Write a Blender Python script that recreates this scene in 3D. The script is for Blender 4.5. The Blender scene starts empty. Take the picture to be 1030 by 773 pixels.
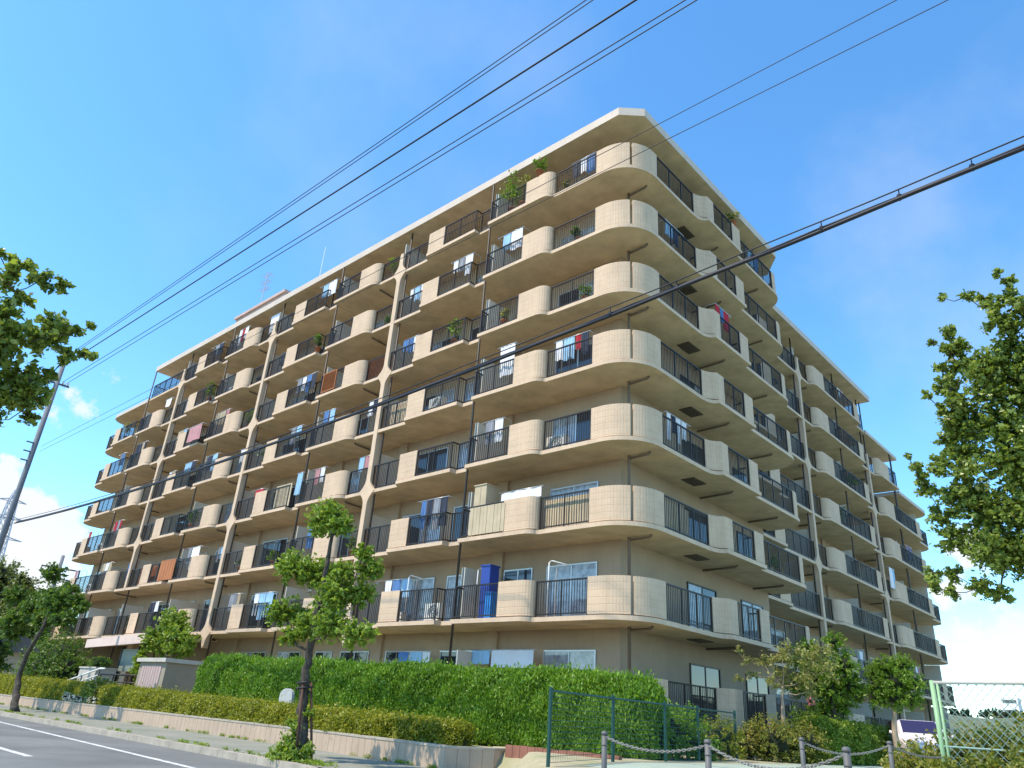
import bpy, bmesh, math, random
import numpy as np
from mathutils import Vector, Matrix
R = random.Random(7)
S = bpy.context.scene
COL = S.collection
rad = math.radians

# ------------------------------------------------------------------ camera
cam = bpy.data.cameras.new('camera')
cam.sensor_width = 36.0
cam.lens = 735.846 / 1030 * 36.0
cam.clip_start = 0.1
cam.clip_end = 6000
co = bpy.data.objects.new('camera', cam)
COL.objects.link(co)
fw = Vector((-0.62706436, 0.66014791, 0.41351545))
rt = Vector((0.74344135, 0.66566582, 0.06468362))
up = Vector((0.23256234, -0.34798527, 0.90819657))
m = Matrix((rt, up, -fw)).transposed().to_4x4()
m.translation = Vector((11.9685, -18.4384, 0.0))
co.matrix_world = m
S.camera = co

# ------------------------------------------------------------------ sun, sky, exposure
SUN_AZ = Vector((-0.37, -0.93, 0)).normalized()
SUN_EL = rad(57)
to_sun = Vector((SUN_AZ.x * math.cos(SUN_EL), SUN_AZ.y * math.cos(SUN_EL), math.sin(SUN_EL)))
sl = bpy.data.lights.new('sun', 'SUN')
sl.energy = 4.0
sl.angle = rad(0.5)
sl.color = (1.0, 0.87, 0.69)
so = bpy.data.objects.new('sun', sl)
so.rotation_euler = (-to_sun).to_track_quat('-Z', 'Y').to_euler()
so.location = (0, -30, 60)
COL.objects.link(so)

W = bpy.data.worlds.new('World')
S.world = W
W.use_nodes = True
nt = W.node_tree
nt.nodes.clear()


def N(t, typ, **kw):
    n = t.nodes.new(typ)
    for k, v in kw.items():
        if isinstance(k, str) and hasattr(n, k):
            setattr(n, k, v)
    return n


def setin(n, **kw):
    for k, v in kw.items():
        n.inputs[k.replace('_', ' ')].default_value = v
    return n


out = N(nt, 'ShaderNodeOutputWorld')
bg = N(nt, 'ShaderNodeBackground')
bg.inputs['Strength'].default_value = 0.15
sky = N(nt, 'ShaderNodeTexSky', sky_type='NISHITA', sun_disc=False)
sky.sun_elevation = SUN_EL
sky.sun_rotation = math.atan2(SUN_AZ.x, SUN_AZ.y)
sky.air_density = 1.0
sky.dust_density = 0.3
sky.ozone_density = 2.0
hsv = N(nt, 'ShaderNodeHueSaturation')
hsv.inputs['Saturation'].default_value = 1.16
hsv.inputs['Value'].default_value = 1.62
tint = N(nt, 'ShaderNodeMix', data_type='RGBA', blend_type='MULTIPLY')
tint.inputs[0].default_value = 1.0
tint.inputs[7].default_value = (0.85, 0.99, 1.02, 1)
nt.links.new(sky.outputs[0], tint.inputs[6])
nt.links.new(tint.outputs[2], hsv.inputs['Color'])
tc = N(nt, 'ShaderNodeTexCoord')


def math_node(t, op, a, b=None, clamp=False):
    n = N(t, 'ShaderNodeMath', operation=op)
    n.use_clamp = clamp
    for i, v in enumerate((a, b)):
        if v is None:
            continue
        if isinstance(v, (int, float)):
            n.inputs[i].default_value = v
        else:
            t.links.new(v, n.inputs[i])
    return n.outputs[0]


def cloud(direction, radius, lo, hi, scale, seed, soft=0.5, amount=1.0):
    d = Vector(direction).normalized()
    dp = N(nt, 'ShaderNodeVectorMath', operation='DISTANCE')
    nt.links.new(tc.outputs['Generated'], dp.inputs[0])
    dp.inputs[1].default_value = d
    fall = N(nt, 'ShaderNodeMapRange', interpolation_type='SMOOTHSTEP')
    nt.links.new(dp.outputs['Value'], fall.inputs['Value'])
    setin(fall, From_Min=radius * (1 - soft), From_Max=radius, To_Min=1.0, To_Max=0.0)
    ns = N(nt, 'ShaderNodeTexNoise', noise_dimensions='4D')
    nt.links.new(tc.outputs['Generated'], ns.inputs['Vector'])
    setin(ns, Scale=scale, Detail=7.0, Roughness=0.55, W=seed)
    th = N(nt, 'ShaderNodeMapRange', interpolation_type='SMOOTHSTEP')
    s = math_node(nt, 'ADD', ns.outputs['Fac'], math_node(nt, 'MULTIPLY', math_node(nt, 'SUBTRACT', fall.outputs[0], 1.0), 0.6))
    nt.links.new(s, th.inputs['Value'])
    setin(th, From_Min=lo, From_Max=hi)
    return math_node(nt, 'MULTIPLY', th.outputs[0], amount)


masks = [
    cloud((-0.962, 0.225, 0.130), 0.165, 0.22, 0.30, 17, 3.1, 0.85),
    cloud((-0.906, 0.261, 0.334), 0.060, 0.44, 0.62, 55, 1.7, 0.95, .8),
    cloud((-0.925, 0.226, 0.296), 0.085, 0.42, 0.60, 42, 4.4, 0.95, .85),
    cloud((-0.174, 0.978, 0.115), 0.105, 0.34, 0.50, 30, 5.5, 0.9),
    cloud((-0.203, 0.966, 0.165), 0.075, 0.36, 0.54, 34, 7.5, 0.9),
    cloud((-0.171, 0.965, 0.215), 0.09, 0.36, 0.54, 30, 8.5, 0.9),
    cloud((-0.10, 0.86, 0.50), 0.60, 0.28, 0.9, 7, 2.2, 0.9, .28),
    cloud((-0.62, 0.45, 0.64), 0.75, 0.26, 0.9, 5, 6.2, 0.9, .20),
]
tot = masks[0]
for k in masks[1:]:
    tot = math_node(nt, 'MAXIMUM', tot, k)
tot = math_node(nt, 'MULTIPLY', tot, 0.95)
cs = N(nt, 'ShaderNodeTexNoise')
setin(cs, Scale=14.0, Detail=5.0)
nt.links.new(tc.outputs['Generated'], cs.inputs['Vector'])
cr = N(nt, 'ShaderNodeMix', data_type='RGBA')
cr.inputs[6].default_value = (4.1, 4.35, 4.7, 1)
cr.inputs[7].default_value = (5.3, 5.25, 5.2, 1)
nt.links.new(cs.outputs['Fac'], cr.inputs[0])
mx = N(nt, 'ShaderNodeMix', data_type='RGBA')
nt.links.new(tot, mx.inputs[0])
nt.links.new(hsv.outputs[0], mx.inputs[6])
nt.links.new(cr.outputs[2], mx.inputs[7])
nt.links.new(mx.outputs[2], bg.inputs['Color'])
nt.links.new(bg.outputs[0], out.inputs[0])

S.view_settings.view_transform = 'Standard'
S.view_settings.look = 'None'
S.view_settings.exposure = 0.5
S.view_settings.gamma = 1.0
S.view_settings.use_curve_mapping = False
S.render.engine = 'CYCLES'
S.cycles.max_bounces = 8
S.cycles.transparent_max_bounces = 12


# ------------------------------------------------------------------ materials
def mat(name, col, rough=0.7, var=0.0, vscale=2.0, streak=0.0, bump=0.0, bscale=60.0, metal=0.0, spec=0.4, col2=None):
    M = bpy.data.materials.new(name)
    M.use_nodes = True
    t = M.node_tree
    b = t.nodes['Principled BSDF']
    b.inputs['Roughness'].default_value = rough
    b.inputs['Metallic'].default_value = metal
    b.inputs['Specular IOR Level'].default_value = spec
    b.inputs['Base Color'].default_value = (*col, 1)
    geo = N(t, 'ShaderNodeNewGeometry')
    if var or streak:
        n1 = setin(N(t, 'ShaderNodeTexNoise'), Scale=vscale, Detail=6.0, Roughness=0.6)
        t.links.new(geo.outputs['Position'], n1.inputs['Vector'])
        c2 = col2 or tuple(c * (1 - var) for c in col)
        mr = setin(N(t, 'ShaderNodeMapRange'), From_Min=0.35, From_Max=0.7)
        t.links.new(n1.outputs['Fac'], mr.inputs['Value'])
        mm = N(t, 'ShaderNodeMix', data_type='RGBA')
        t.links.new(mr.outputs[0], mm.inputs[0])
        mm.inputs[6].default_value = (*col, 1)
        mm.inputs[7].default_value = (*c2, 1)
        o = mm.outputs[2]
        if streak:
            mp = N(t, 'ShaderNodeMapping')
            mp.inputs['Scale'].default_value = (7, 7, 0.35)
            t.links.new(geo.outputs['Position'], mp.inputs['Vector'])
            n2 = setin(N(t, 'ShaderNodeTexNoise'), Scale=1.0, Detail=6.0, Roughness=0.7)
            t.links.new(mp.outputs[0], n2.inputs['Vector'])
            m2 = setin(N(t, 'ShaderNodeMapRange'), From_Min=0.50, From_Max=0.78, To_Max=streak)
            t.links.new(n2.outputs['Fac'], m2.inputs['Value'])
            m3 = N(t, 'ShaderNodeMix', data_type='RGBA')
            t.links.new(m2.outputs[0], m3.inputs[0])
            t.links.new(o, m3.inputs[6])
            m3.inputs[7].default_value = (col[0] * .5, col[1] * .47, col[2] * .45, 1)
            o = m3.outputs[2]
        t.links.new(o, b.inputs['Base Color'])
    if bump:
        n3 = setin(N(t, 'ShaderNodeTexNoise'), Scale=bscale, Detail=3.0)
        t.links.new(geo.outputs['Position'], n3.inputs['Vector'])
        bp = setin(N(t, 'ShaderNodeBump'), Strength=bump, Distance=0.02)
        t.links.new(n3.outputs['Fac'], bp.inputs['Height'])
        t.links.new(bp.outputs[0], b.inputs['Normal'])
    return M


def tile_mat(name, col, w, h, mortar, strength, off=0.0, rough=0.75, grout=0.85):
    """relief tiles laid on the UV map (metres)"""
    M = mat(name, col, rough, var=0.16, vscale=1.6, streak=0.32)
    t = M.node_tree
    b = t.nodes['Principled BSDF']
    uv = N(t, 'ShaderNodeUVMap')
    br = N(t, 'ShaderNodeTexBrick')
    br.offset = off
    br.squash = 1.0
    setin(br, Scale=1.0, Mortar_Size=mortar, Mortar_Smooth=0.4, Brick_Width=w, Row_Height=h)
    t.links.new(uv.outputs[0], br.inputs['Vector'])
    src = b.inputs['Base Color'].links[0].from_socket
    gm = N(t, 'ShaderNodeMix', data_type='RGBA', blend_type='MULTIPLY')
    t.links.new(br.outputs['Fac'], gm.inputs[0])
    t.links.new(src, gm.inputs[6])
    gm.inputs[7].default_value = (grout, grout * .97, grout * .92, 1)
    t.links.new(gm.outputs[2], b.inputs['Base Color'])
    bp = setin(N(t, 'ShaderNodeBump'), Strength=strength, Distance=0.03)
    bp.invert = True
    t.links.new(br.outputs['Fac'], bp.inputs['Height'])
    t.links.new(bp.outputs[0], b.inputs['Normal'])
    return M


def leaf_mat(name, c1, c2, c3=None, trans=0.35, rough=0.45):
    M = bpy.data.materials.new(name)
    M.use_nodes = True
    t = M.node_tree
    b = t.nodes['Principled BSDF']
    b.inputs['Roughness'].default_value = rough
    b.inputs['Specular IOR Level'].default_value = 0.35
    geo = N(t, 'ShaderNodeNewGeometry')
    ns = setin(N(t, 'ShaderNodeTexNoise'), Scale=1.7, Detail=3.0)
    t.links.new(geo.outputs['Position'], ns.inputs['Vector'])
    f = math_node(t, 'ADD', math_node(t, 'MULTIPLY', geo.outputs['Random Per Island'], 0.65),
                  math_node(t, 'MULTIPLY', math_node(t, 'SUBTRACT', ns.outputs['Fac'], 0.3), 0.75), True)
    cr = N(t, 'ShaderNodeValToRGB')
    e = cr.color_ramp.elements
    e[0].position, e[0].color = 0.1, (*c1, 1)
    e[1].position, e[1].color = 0.75, (*c2, 1)
    if c3:
        x = e.new(0.97)
        x.color = (*c3, 1)
    t.links.new(f, cr.inputs[0])
    t.links.new(cr.outputs[0], b.inputs['Base Color'])
    tl = N(t, 'ShaderNodeBsdfTranslucent')
    sc = N(t, 'ShaderNodeMix', data_type='RGBA', blend_type='MULTIPLY')
    sc.inputs[0].default_value = 1.0
    t.links.new(cr.outputs[0], sc.inputs[6])
    sc.inputs[7].default_value = (1.5, 1.5, 0.7, 1)
    t.links.new(sc.outputs[2], tl.inputs['Color'])
    ms = N(t, 'ShaderNodeMixShader')
    ms.inputs[0].default_value = trans
    t.links.new(b.outputs[0], ms.inputs[1])
    t.links.new(tl.outputs[0], ms.inputs[2])
    t.links.new(ms.outputs[0], t.nodes['Material Output'].inputs['Surface'])
    return M


M = {}
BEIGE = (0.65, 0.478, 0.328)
M['paint'] = mat('beige_paint', BEIGE, 0.75, var=0.18, vscale=1.3, streak=0.4, bump=0.15, bscale=90)
M['soffit'] = mat('soffit_paint', (0.58, 0.48, 0.30), 0.8, var=0.28, vscale=1.4, bump=0.15)
M['parapet'] = tile_mat('parapet_relief', BEIGE, 0.105, 0.215, 0.016, 0.5, grout=0.96)
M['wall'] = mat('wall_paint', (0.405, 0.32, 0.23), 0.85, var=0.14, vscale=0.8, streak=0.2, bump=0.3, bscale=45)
M['roof'] = mat('roof_fascia', (0.60, 0.50, 0.415), 0.7, var=0.12, vscale=1.2, streak=0.25)
M['pent'] = mat('penthouse_paint', (0.50, 0.36, 0.30), 0.8, var=0.15)
M['rail'] = mat('bronze_rail', (0.030, 0.024, 0.020), 0.45, var=0.2, vscale=4, metal=0.3)
M['pipe'] = mat('dark_pipe', (0.05, 0.042, 0.035), 0.5, var=0.2)
M['cpipe'] = mat('taupe_pipe', (0.16, 0.13, 0.10), 0.55, var=0.15)
M['frame'] = mat('aluminium_frame', (0.50, 0.52, 0.54), 0.35, metal=0.6, var=0.1)
M['dframe'] = mat('bronze_frame', (0.06, 0.05, 0.042), 0.4, metal=0.4, var=0.1)
M['glass'] = mat('window_glass', (0.020, 0.028, 0.040), 0.04, spec=0.8)
M['curtain'] = mat('curtained_glass', (0.40, 0.46, 0.52), 0.06, var=0.5, vscale=5, spec=0.8, streak=0.75)
M['panel'] = mat('partition_board', (0.62, 0.58, 0.50), 0.6, var=0.08)
M['grille'] = mat('hatch_grille', (0.10, 0.085, 0.06), 0.6, var=0.3, vscale=20)
M['white'] = mat('white_paint', (0.78, 0.78, 0.76), 0.5, var=0.08)
M['cloth_w'] = mat('white_cloth', (0.78, 0.78, 0.80), 0.9, var=0.06)
M['cloth_b'] = mat('blue_cloth', (0.10, 0.22, 0.46), 0.9, var=0.2)
M['cloth_lb'] = mat('pale_blue_cloth', (0.34, 0.55, 0.74), 0.9, var=0.15)
M['cloth_r'] = mat('red_cloth', (0.50, 0.03, 0.05), 0.9, var=0.15)
M['cloth_d'] = mat('dark_cloth', (0.04, 0.05, 0.08), 0.9, var=0.2)
M['cloth_g'] = mat('grey_cloth', (0.30, 0.31, 0.34), 0.9, var=0.2)
M['cloth_t'] = mat('tan_cloth', (0.52, 0.42, 0.28), 0.9, var=0.2)
M['cloth_p'] = mat('rose_cloth', (0.52, 0.26, 0.27), 0.9, var=0.2)
M['terra'] = mat('terracotta', (0.36, 0.13, 0.06), 0.8, var=0.2)
M['trellis'] = mat('orange_trellis', (0.42, 0.15, 0.05), 0.7, var=0.2)
M['blue'] = mat('blue_plastic', (0.02, 0.05, 0.27), 0.4)
M['lblue'] = mat('bright_blue_plastic', (0.02, 0.22, 0.62), 0.4)
M['acw'] = mat('ac_casing', (0.70, 0.68, 0.62), 0.45, var=0.06)
M['black'] = mat('black_plastic', (0.015, 0.015, 0.016), 0.5)
M['asphalt'] = mat('asphalt', (0.20, 0.205, 0.195), 0.9, var=0.35, vscale=0.45, bump=0.6, bscale=120)
M['line'] = mat('road_line', (0.74, 0.74, 0.72), 0.8, var=0.55, vscale=5)
M['pave'] = mat('pavement_asphalt', (0.27, 0.265, 0.225), 0.9, var=0.25, vscale=0.8, bump=0.5, bscale=90, col2=(0.19, 0.205, 0.15))
M['kerb'] = mat('kerb_concrete', (0.42, 0.37, 0.30), 0.85, var=0.3, vscale=2.5, bump=0.3)
M['soil'] = mat('sandy_soil', (0.40, 0.34, 0.23), 0.95, var=0.4, vscale=1.5, bump=0.6, bscale=30, col2=(0.26, 0.27, 0.14))
M['green'] = mat('green_walkway', (0.36, 0.42, 0.33), 0.85, var=0.15, vscale=1.2, bump=0.3, bscale=80)
M['land'] = mat('open_ground', (0.20, 0.20, 0.15), 0.95, var=0.3, vscale=0.1)
M['brick'] = mat('brick_edging', (0.30, 0.13, 0.09), 0.85, var=0.3, vscale=6)
M['wallblock'] = tile_mat('block_wall', (0.46, 0.35, 0.26), 0.30, 2.0, 0.012, 0.8, rough=0.85)
M['bark'] = mat('bark', (0.036, 0.029, 0.022), 0.95, var=0.5, vscale=9, bump=0.9, bscale=40, col2=(0.11, 0.095, 0.075))
M['palebark'] = mat('pale_bark', (0.40, 0.31, 0.22), 0.9, var=0.4, vscale=7, bump=0.5, bscale=40)
M['stake'] = mat('stake_wood', (0.10, 0.05, 0.035), 0.9, var=0.3)
M['concpole'] = mat('pole_concrete', (0.20, 0.21, 0.23), 0.85, var=0.12)
M['galv'] = mat('galvanised_steel', (0.125, 0.126, 0.125), 0.6, metal=0.1, var=0.2)
M['tower'] = mat('tower_steel', (0.42, 0.45, 0.50), 0.6, metal=0.2)
M['cable'] = mat('cable_rubber', (0.012, 0.013, 0.02), 0.55)
M['gfence'] = mat('green_fence_paint', (0.010, 0.065, 0.055), 0.45, var=0.15)
M['lfence'] = mat('pale_green_paint', (0.26, 0.43, 0.24), 0.5, var=0.15)
M['lmesh'] = mat('green_mesh_wire', (0.22, 0.34, 0.30), 0.5)
M['rope'] = mat('grey_chain', (0.24, 0.235, 0.22), 0.6, var=0.2, vscale=30)
M['shedwall'] = mat('shed_render', (0.30, 0.26, 0.20), 0.85, var=0.12)
M['sheddoor'] = mat('shed_door', (0.46, 0.34, 0.32), 0.6, var=0.1)
M['conc'] = mat('concrete', (0.50, 0.48, 0.43), 0.85, var=0.2)
M['canopy'] = mat('canopy_pink', (0.70, 0.55, 0.48), 0.7, var=0.08)
M['board'] = mat('board_face', (0.24, 0.28, 0.24), 0.5, var=0.15)
M['stone'] = mat('pale_stone', (0.50, 0.50, 0.48), 0.8, var=0.25, vscale=6)
M['carpaint'] = mat('pearl_car_paint', (0.78, 0.72, 0.76), 0.2, spec=0.7)
M['carglass'] = mat('car_glass', (0.03, 0.015, 0.05), 0.03, spec=0.9)
M['tyre'] = mat('tyre_rubber', (0.02, 0.02, 0.02), 0.8)
M['tileroof'] = mat('grey_roof_tiles', (0.15, 0.16, 0.18), 0.7, var=0.3, vscale=3, bump=0.6, bscale=12)
M['housewall'] = mat('house_wall', (0.52, 0.49, 0.44), 0.85, var=0.1)
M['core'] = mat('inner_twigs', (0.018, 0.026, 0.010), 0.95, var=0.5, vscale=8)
M['lf_street'] = leaf_mat('street_tree_leaves', (0.09, 0.17, 0.018), (0.28, 0.38, 0.055), (0.52, 0.54, 0.18))
M['lf_dark'] = leaf_mat('dark_leaves', (0.04, 0.09, 0.014), (0.13, 0.22, 0.035), (0.28, 0.32, 0.08))
M['lf_olive'] = leaf_mat('olive_leaves', (0.07, 0.10, 0.03), (0.20, 0.24, 0.08))
M['lf_near'] = leaf_mat('broad_leaves', (0.065, 0.115, 0.022), (0.27, 0.35, 0.075), (0.58, 0.58, 0.30), rough=0.35)
M['lf_hedge'] = leaf_mat('juniper_sprays', (0.06, 0.155, 0.012), (0.20, 0.345, 0.028), (0.38, 0.47, 0.08))
M['lf_gold'] = leaf_mat('golden_hedge_leaves', (0.11, 0.15, 0.015), (0.32, 0.33, 0.035), (0.52, 0.44, 0.07))
M['lf_red'] = leaf_mat('reddish_shrub_leaves', (0.09, 0.15, 0.025), (0.29, 0.27, 0.05), (0.50, 0.23, 0.10))
M['lf_pale'] = leaf_mat('pale_leaves', (0.16, 0.19, 0.05), (0.34, 0.33, 0.11), (0.46, 0.32, 0.20))
M['lf_lime'] = leaf_mat('lime_needles', (0.07, 0.15, 0.015), (0.20, 0.32, 0.035), (0.34, 0.42, 0.08))
M['flower'] = leaf_mat('white_petals', (0.70, 0.70, 0.70), (0.80, 0.80, 0.80), trans=0.2)
M['pinkfl'] = leaf_mat('pink_petals', (0.50, 0.14, 0.20), (0.62, 0.25, 0.32), trans=0.2)
M['farwood'] = leaf_mat('far_tree_leaves', (0.02, 0.045, 0.03), (0.05, 0.085, 0.05))
M['slope'] = mat('grassy_slope', (0.15, 0.16, 0.10), 0.95, var=0.35, vscale=1.2, bump=1.0, bscale=3, col2=(0.08, 0.11, 0.06))


# ------------------------------------------------------------------ mesh builder
class Frame:
    """facade frame: s runs along the facade, d outwards, z up"""
    def __init__(self, o, a, n):
        self.o, self.a, self.n = Vector((*o, 0)), Vector((*a, 0)), Vector((*n, 0))

    def __call__(self, s, d, z):
        return self.o + self.a * s + self.n * d + Vector((0, 0, z))


WORLD = Frame((0, 0), (1, 0), (0, 1))


class MB:
    def __init__(self, F=WORLD):
        self.v, self.f, self.uv, self.F, self.mi, self.cur = [], [], [], F, [], 0

    def quad(self, pts, uvs=None):
        b = len(self.v)
        self.v += [tuple(p) for p in pts]
        self.f.append(tuple(range(b, b + len(pts))))
        self.uv.append(uvs or [(0, 0)] * len(pts))
        self.mi.append(self.cur)

    def faces(self, verts, faces):
        b = len(self.v)
        self.v += [tuple(p) for p in verts]
        for f in faces:
            self.f.append(tuple(i + b for i in f))
            self.uv.append([(0, 0)] * len(f))
            self.mi.append(self.cur)

    def box(self, s0, s1, d0, d1, z0, z1):
        F = self.F
        self.faces([F(s, d, z) for z in (z0, z1) for (s, d) in ((s0, d0), (s1, d0), (s1, d1), (s0, d1))],
                   [(0, 3, 2, 1), (4, 5, 6, 7), (0, 1, 5, 4), (1, 2, 6, 5), (2, 3, 7, 6), (3, 0, 4, 7)])

    def prism(self, poly, z0, z1):
        F = self.F
        n = len(poly)
        self.faces([F(s, d, z0) for s, d in poly] + [F(s, d, z1) for s, d in poly],
                   [tuple(range(n - 1, -1, -1)), tuple(range(n, 2 * n))] + [(i, (i + 1) % n, n + (i + 1) % n, n + i) for i in range(n)])

    def tube(self, pts, r, n=6, r1=None, local=False):
        pts = [Vector(self.F(*p)) if local else Vector(p) for p in pts]
        rs = [r + ((r1 if r1 is not None else r) - r) * i / max(1, len(pts) - 1) for i in range(len(pts))] if not isinstance(r, (list, tuple)) else r
        vs, k = [], len(pts)
        ref = None
        for i, p in enumerate(pts):
            t = (pts[min(i + 1, k - 1)] - pts[max(i - 1, 0)]).normalized()
            if ref is None:
                ref = Vector((0, 0, 1)) if abs(t.z) < 0.9 else Vector((1, 0, 0))
            x = ref.cross(t).normalized()
            y = t.cross(x).normalized()
            ref = y if ref is not None else ref
            for j in range(n):
                a = 2 * math.pi * j / n
                vs.append(p + (x * math.cos(a) + y * math.sin(a)) * rs[i])
        fs = [(i * n + j, i * n + (j + 1) % n, (i + 1) * n + (j + 1) % n, (i + 1) * n + j) for i in range(k - 1) for j in range(n)]
        fs += [tuple(range(n - 1, -1, -1)), tuple(range((k - 1) * n, k * n))]
        self.faces(vs, fs)

    def lathe(self, c, prof, n=14):
        c = Vector(c)
        vs = [c + Vector((r * math.cos(2 * math.pi * j / n), r * math.sin(2 * math.pi * j / n), z)) for r, z in prof for j in range(n)]
        k = len(prof)
        fs = [(i * n + j, i * n + (j + 1) % n, (i + 1) * n + (j + 1) % n, (i + 1) * n + j) for i in range(k - 1) for j in range(n)]
        fs += [tuple(range(n - 1, -1, -1)), tuple(range((k - 1) * n, k * n))]
        self.faces(vs, fs)

    def sheet(self, pts, th, z0, z1):
        """curved upright panel along the (s,d) polyline, thickness th inwards, UV in metres"""
        F = self.F
        P = [Vector(p) for p in pts]
        nrm = []
        for i in range(len(P)):
            t = (P[min(i + 1, len(P) - 1)] - P[max(i - 1, 0)]).normalized()
            nrm.append(Vector((-t.y, t.x)))
        Q = [p - n * th for p, n in zip(P, nrm)]
        u = [0]
        for a, b in zip(P, P[1:]):
            u.append(u[-1] + (b - a).length)
        for i in range(len(P) - 1):
            a, b, c, d = P[i], P[i + 1], Q[i + 1], Q[i]
            uv = [(u[i], z0), (u[i + 1], z0), (u[i + 1], z1), (u[i], z1)]
            self.quad([F(a.x, a.y, z0), F(b.x, b.y, z0), F(b.x, b.y, z1), F(a.x, a.y, z1)], uv)
            self.quad([F(d.x, d.y, z1), F(c.x, c.y, z1), F(c.x, c.y, z0), F(d.x, d.y, z0)], [(0.02, 0.02)] * 4)
            self.quad([F(a.x, a.y, z1), F(b.x, b.y, z1), F(c.x, c.y, z1), F(d.x, d.y, z1)], [(0.02, 0.02)] * 4)
            self.quad([F(a.x, a.y, z0), F(d.x, d.y, z0), F(c.x, c.y, z0), F(b.x, b.y, z0)], [(0.02, 0.02)] * 4)
        for i in (0, -1):
            a, d = P[i], Q[i]
            self.quad([F(a.x, a.y, z0), F(d.x, d.y, z0), F(d.x, d.y, z1), F(a.x, a.y, z1)], [(0.02, 0.02)] * 4)

    def build(self, name, mats, parent=None, smooth=False, origin=None, recalc=True, weld=0.0):
        me = bpy.data.meshes.new(name)
        o0 = Vector(origin) if origin is not None else Vector((0, 0, 0))
        me.from_pydata([tuple(Vector(p) - o0) for p in self.v], [], self.f)
        uvl = me.uv_layers.new(name='UVMap')
        uvl.data.foreach_set('uv', [c for fu in self.uv for p in fu for c in p])
        me.polygons.foreach_set('material_index', self.mi)
        for mm in (mats if isinstance(mats, (list, tuple)) else [mats]):
            me.materials.append(mm)
        if recalc or weld:
            bm = bmesh.new()
            bm.from_mesh(me)
            if weld:
                bmesh.ops.remove_doubles(bm, verts=bm.verts, dist=weld)
            bmesh.ops.recalc_face_normals(bm, faces=bm.faces)
            bm.to_mesh(me)
            bm.free()
        if smooth:
            me.polygons.foreach_set('use_smooth', [True] * len(me.polygons))
        ob = bpy.data.objects.new(name, me)
        ob.location = o0
        COL.objects.link(ob)
        if parent is not None:
            ob.parent = parent
            ob.matrix_parent_inverse = Matrix.Translation(parent_world(parent)).inverted()
        return ob


def parent_world(o):
    v = Vector((0, 0, 0))
    # every object here is only translated, so its world place is read from its own location and parents
    if o.parent is None:
        return Vector(o.location)
    return Vector(o.location)


def empty(name, label, cat, loc=(0, 0, 0), group=None):
    o = bpy.data.objects.new(name, None)
    o.empty_display_size = 0.3
    o.location = loc
    COL.objects.link(o)
    return tag(o, label, cat, group)


def tag(o, label=None, cat=None, group=None, kind=None):
    if label:
        o['label'] = label
    if cat:
        o['category'] = cat
    if group:
        o['group'] = group
    if kind:
        o['kind'] = kind
    return o


def arc(cx, cy, r, a0, a1, n=10):
    return [(cx + r * math.cos(rad(a0 + (a1 - a0) * i / n)), cy + r * math.sin(rad(a0 + (a1 - a0) * i / n))) for i in range(n + 1)]


# ------------------------------------------------------------------ foliage
def leaf_arrays(rng, centres, dirs, size, aspect=0.55, spread=0.9):
    n = len(centres)
    nrm = dirs * (1 - spread) + rng.normal(size=(n, 3)) * spread * 0.6
    nrm[:, 2] += 0.35
    nrm /= np.linalg.norm(nrm, axis=1)[:, None] + 1e-9
    t = rng.normal(size=(n, 3))
    t -= nrm * np.sum(t * nrm, axis=1)[:, None]
    t /= np.linalg.norm(t, axis=1)[:, None] + 1e-9
    s = np.cross(nrm, t)
    L = size * rng.uniform(0.5, 1.45, size=(n, 1))
    Wd = L * aspect * 0.5
    c = centres
    fold = nrm * Wd * rng.uniform(-0.2, 0.6, size=(n, 1))
    return np.stack([c - t * L * .5, c + s * Wd + fold, c + t * L * .5 - nrm * L * .12, c - s * Wd + fold], axis=1).reshape(-1, 3)


def leaf_mesh(name, verts, mats, parent=None, extra=None, origin=(0, 0, 0)):
    """verts: (4n,3) leaf quads; extra: MB with a core using material slot 1"""
    nq = len(verts) // 4
    ev, ef = (np.array(extra.v, dtype=np.float32), extra.f) if extra is not None and extra.v else (np.zeros((0, 3), np.float32), [])
    V = np.concatenate([verts, ev]).astype(np.float32) - np.array(origin, np.float32)
    loops = np.concatenate([np.arange(nq * 4)] + [np.array(f) + nq * 4 for f in ef]).astype(np.int32)
    sizes = np.array([4] * nq + [len(f) for f in ef], np.int32)
    me = bpy.data.meshes.new(name)
    me.vertices.add(len(V))
    me.vertices.foreach_set('co', V.ravel())
    me.loops.add(len(loops))
    me.loops.foreach_set('vertex_index', loops)
    me.polygons.add(len(sizes))
    me.polygons.foreach_set('loop_start', np.concatenate([[0], np.cumsum(sizes)[:-1]]).astype(np.int32))
    for mm in mats:
        me.materials.append(mm)
    me.polygons.foreach_set('material_index', np.array([0] * nq + [1] * len(ef), np.int32))
    me.update(calc_edges=True)
    ob = bpy.data.objects.new(name, me)
    ob.location = origin
    COL.objects.link(ob)
    if parent is not None:
        ob.parent = parent
        ob.matrix_parent_inverse = Matrix.Translation(parent.location).inverted()
    return ob


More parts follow.
